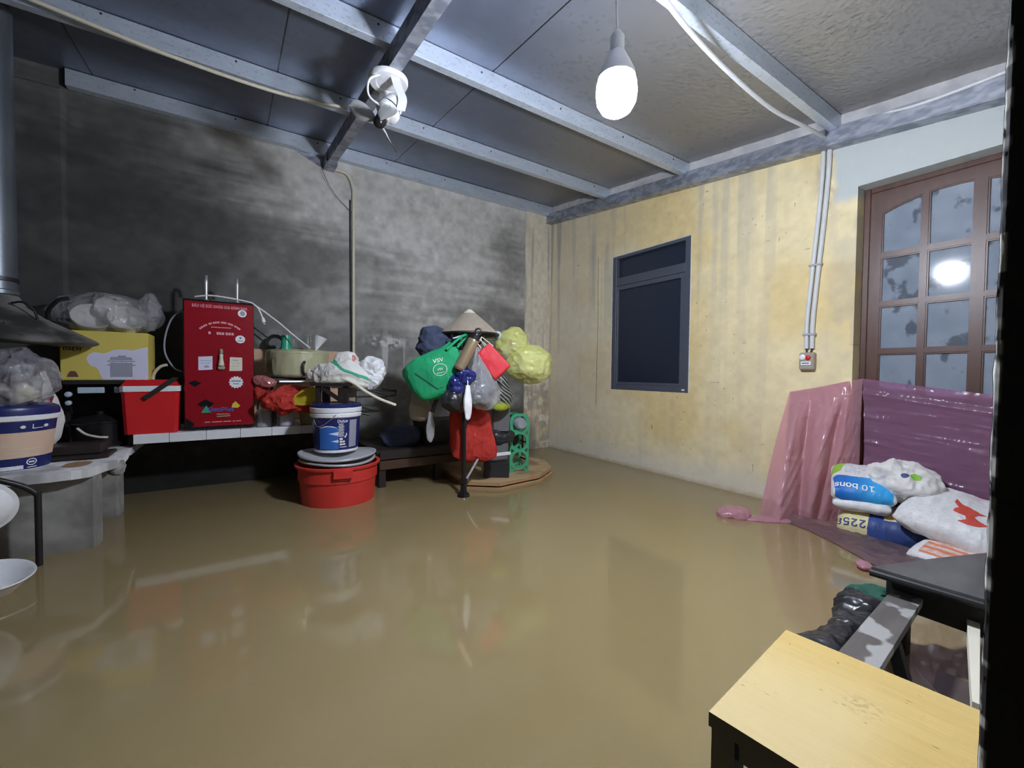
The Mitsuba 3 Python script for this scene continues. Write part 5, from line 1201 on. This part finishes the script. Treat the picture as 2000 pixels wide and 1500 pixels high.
t, m = mk('white sack with a yellow and navy band, lowest in the pile at the left', (3.26, .865, .072), .43, .34, .20, 121, s1, roll_=.10, amp=.014)
add('print', drape(flat(meshkit.text_mesh('W2258', .042, .001, True).apply_translation([-.09, -.02, 0]).apply_transform(np.diag([-1, -1, 1, 1])), (3.26, .865, .072), -.11, -.075), m, OUT), M['inkblue'], parent=t)
t, m = mk('thin plain off-white sack squeezed between the yellow banded and the blue banded sacks', (3.225, .965, .200), .27, .34, .085, 122, s0, amp=.012)
t, m = mk('white sack with a blue band and lime stripe at the top left of the pile', (3.235, .970, .300), .30, .36, .14, 123, s3, RS + .06, roll_=.30, amp=.014)
add('print', drape(flat(meshkit.text_mesh('10 bons', .036, .001, True).apply_transform(np.diag([-1, -1, 1, 1])).apply_translation([.085, .018, 0]), (3.235, .970, .30), -.02, -.085), m, OUT), M['white'], parent=t)
t = thing('feed_sack', 'crumpled empty white sack with blue and green dots at the top of the pile', 'sack')
m = move(blob((0, 0, 0), (.145, .13, .095), 124, .040, 9, 5, 2.3), (3.27, .785, .355), rz=RS, ry=.15)
add('cloth', m, M['whitecloth'], True, parent=t)
add('blue_dot', drape(flat(prism(ellipse(.018, .015), 0, .001), (3.27, .785, .355), -.0, -.03), m, OUT), M['inkblue'], parent=t)
add('green_dot', drape(flat(prism(ellipse(.024, .019), 0, .001), (3.27, .785, .355), .045, -.03), m, OUT), M['lime'], parent=t)
t, m = mk('large white sack with a red figure, sloping down to the right across the pile', (3.195, .495, .205), .52, .40, .15, 125, s5, RS - .34, tilt=.20, roll_=.34, amp=.020)
fig = [(-.02, .10), (.0, .06), (.03, .045), (.07, .01), (.10, -.005), (.06, -.01), (.04, -.03), (.06, -.06), (.09, -.085), (.05, -.10), (.0, -.095), (-.04, -.075), (-.0, -.06), (.0, -.03), (-.03, -.02), (-.05, .0), (-.04, .02), (-.02, .03), (-.035, .07)]
add('red_figure', drape(flat(prism([(x * .8, y * .9) for x, y in fig], 0, .001), (3.195, .495, .205), -.035, .02), m, OUT), M['redprint'], parent=t)
t, m = mk('low white sack with orange lines of print, half under the large red figure sack', (3.00, .455, .050), .42, .25, .11, 126, s6, RS - .50, tilt=.05, roll_=.20, amp=.010)
add('dark_bag_edge', blob((3.12, .40, .06), (.12, .08, .05), 127, .02, 9, 4), M['darkred'], True, label='dark red bag peeping out below the large red figure sack', cat='bag')

# ------------------------------------------------------------------ right foreground: old bench, rubber sheet, pine table
t = thing('wooden_bench', 'old weathered bench frame with a grey board, between sacks and pine table', 'bench')
add('grey_board', prism([(1.855, .520), (2.15, .415), (2.48, .285), (2.48, .100), (1.882, .100)], .275, .305), M['greyboard'], False, parent=t, label='flat grey board')
add('board_edge', tube([(1.850, .522, .286), (1.868, .27, .286), (1.88, .11, .286)], .012, 10), M['black'], parent=t)
add('plank', hull([(x, y, z) for x, y in ((2.02, .487), (2.03, .410), (1.20, .350), (1.20, .437)) for z in (.198, .222)]), M['weathered'], parent=t, label='weathered plank with white stains')
add('rail', hull([(x, y, z) for x, y in ((2.12, .335), (2.12, .300), (1.45, .200), (1.45, .212)) for z in (.15, .205)]), M['rail'], parent=t, label='pale wooden rail')
add('cross_bar', box(1.93, 1.99, .115, .50, .16, .27, .004), M['black'], parent=t)
for x, y in ((1.93, .44), (1.93, .13), (1.24, .36), (1.24, .13)): add('leg', box(x, x + .05, y, y + .05, FZ, .197, .004), M['darkbrown'], parent=t)
add('brace', bar((1.62, .40, .19), (1.50, .30, -.02), .035, .035), M['black'], parent=t)
add('lower_board', hull([(x, y, z) for x, y in ((1.92, .36), (1.92, .12), (1.42, .12), (1.42, .30)) for z in (-.06, .012)]), principled('wet_board', lambda p, n, uv: mix((.06, .048, .042), (.13, .10, .09), fbm(p.x * 7, p.y * 7, 3, 3)), .25), parent=t, label='dark wet board just above the water')
add('wire', tube([(1.75, .375, .07), (1.60, .26, .07), (1.50, .16, .08)], .002, 6), M['steel'], parent=t)
t = thing('rubber_sheet', 'black rubber sheeting with a green end draped beside the weathered plank', 'sheet')
def roll(u, v):
    x = 1.17 + .80 * u; yc = .495 + .040 * u; r = .040 + .010 * np.sin(9 * u) + .01 * meshkit.noise(np.stack([u * 9, 0 * u, 0 * u], 1), 4)
    a = -.3 + 3.7 * v
    rr = r * (1 + .40 * ridge(np.stack([u * 6, v * 1.2, 0 * u], 1), 3.2, 33, 3))
    return np.stack([x + .03 * np.cos(a) * 0, yc + rr * np.cos(a) * 1.15, .145 + rr * np.sin(a)], 1)
rmesh, _ = grid(lambda u, v: roll(u * .85, v), 90, 30); add('black_part', rmesh, M['rubberbag'], True, parent=t)
gmesh, _ = grid(lambda u, v: roll(.84 + u * .16, v), 24, 30); add('green_end', gmesh, M['dgreen'], True, parent=t)
add('fold', move(blob((0, 0, 0), (.09, .04, .035), 131, .025, 12, 4), (1.25, .485, .15), rz=.2), M['rubberbag'], True, parent=t)

t = thing('side_table', 'small table with a light pine top and black legs in the right foreground', 'table')
A = np.array([.784, .466]); e1 = np.array([.425, .045]); e2 = np.array([.040, -.352]); ZT = .30
def tp_(u, v): return A + u * e1 + v * e2
def tcorner(u, v, z): p = tp_(u, v); return (p[0], p[1], z)
topm = hull([tcorner(u, v, z) for u in (0, 1) for v in (0, 1) for z in (ZT - .008, ZT)] )
def tgrid(u, v): p = A[None] + u[:, None] * e1 + v[:, None] * e2; return np.stack([p[:, 0], p[:, 1], ZT + .0004 + 0 * u], 1)
tm, tuv = grid(tgrid, 2, 2)
add('top', tm, M['pine'], False, parent=t, uv=np.stack([1 - tuv[:, 1], tuv[:, 0]], 1), label='scuffed light pine top')
add('apron', hull([tcorner(u, v, z) for u in (.0, 1.) for v in (0, 1) for z in (ZT - .028, ZT)]), M['blackgloss'], parent=t)
e1n, e2n = e1 / np.linalg.norm(e1), e2 / np.linalg.norm(e2)
for u, v in ((.07, .07), (.93, .07), (.07, .93), (.93, .93)):
    p = tp_(u, v); add('leg', hull([tuple(np.r_[p + a * e1n + b * e2n, z]) for a in (-.022, .022) for b in (-.022, .022) for z in (FZ, ZT - .028)]), M['blackgloss'], parent=t)
for (u0_, v0_), (u1_, v1_) in (((.07, .07), (.07, .93)), ((.93, .07), (.93, .93)), ((.07, .07), (.93, .07)), ((.07, .93), (.93, .93))):
    a, b = tp_(u0_, v0_), tp_(u1_, v1_); add('rail', bar(np.r_[a, ZT - .055], np.r_[b, ZT - .055], .022, .05), M['blackgloss'], parent=t)

# ------------------------------------------------------------------ left foreground: white basin and bowl on a tube frame
t = thing('basin', 'round white enamel basin tipped on its side at the left edge', 'basin')
add('body', align(lathe([(.07, -.07), (.085, -.065), (.125, .0), (.140, .004), (.140, .010), (.122, .008), (.08, -.055)], 48), (-.955, 2.80, .345), (-.25, .9, .35)), M['white'], 40, parent=t)
t = thing('bowl', 'white plastic bowl floating on the water at the left edge', 'bowl')
add('body', move(lathe([(.06, -.035), (.09, -.02), (.135, .045), (.145, .052), (.143, .058), (.125, .048), (.08, -.005), (.05, -.015)], 48), (-.885, 2.70, .03), rx=.12, ry=.10), M['white'], 40, parent=t)
t = thing('tube_frame', 'dark bent tube frame standing in the water behind the white basin', 'frame')
add('tube', tube([(-.95, 2.94, .46), (-.90, 2.95, .435), (-.84, 2.97, .395), (-.803, 2.98, .35), (-.80, 2.98, .30), (-.80, 2.98, FZ)], .013, 12, 40), M['black'], parent=t)
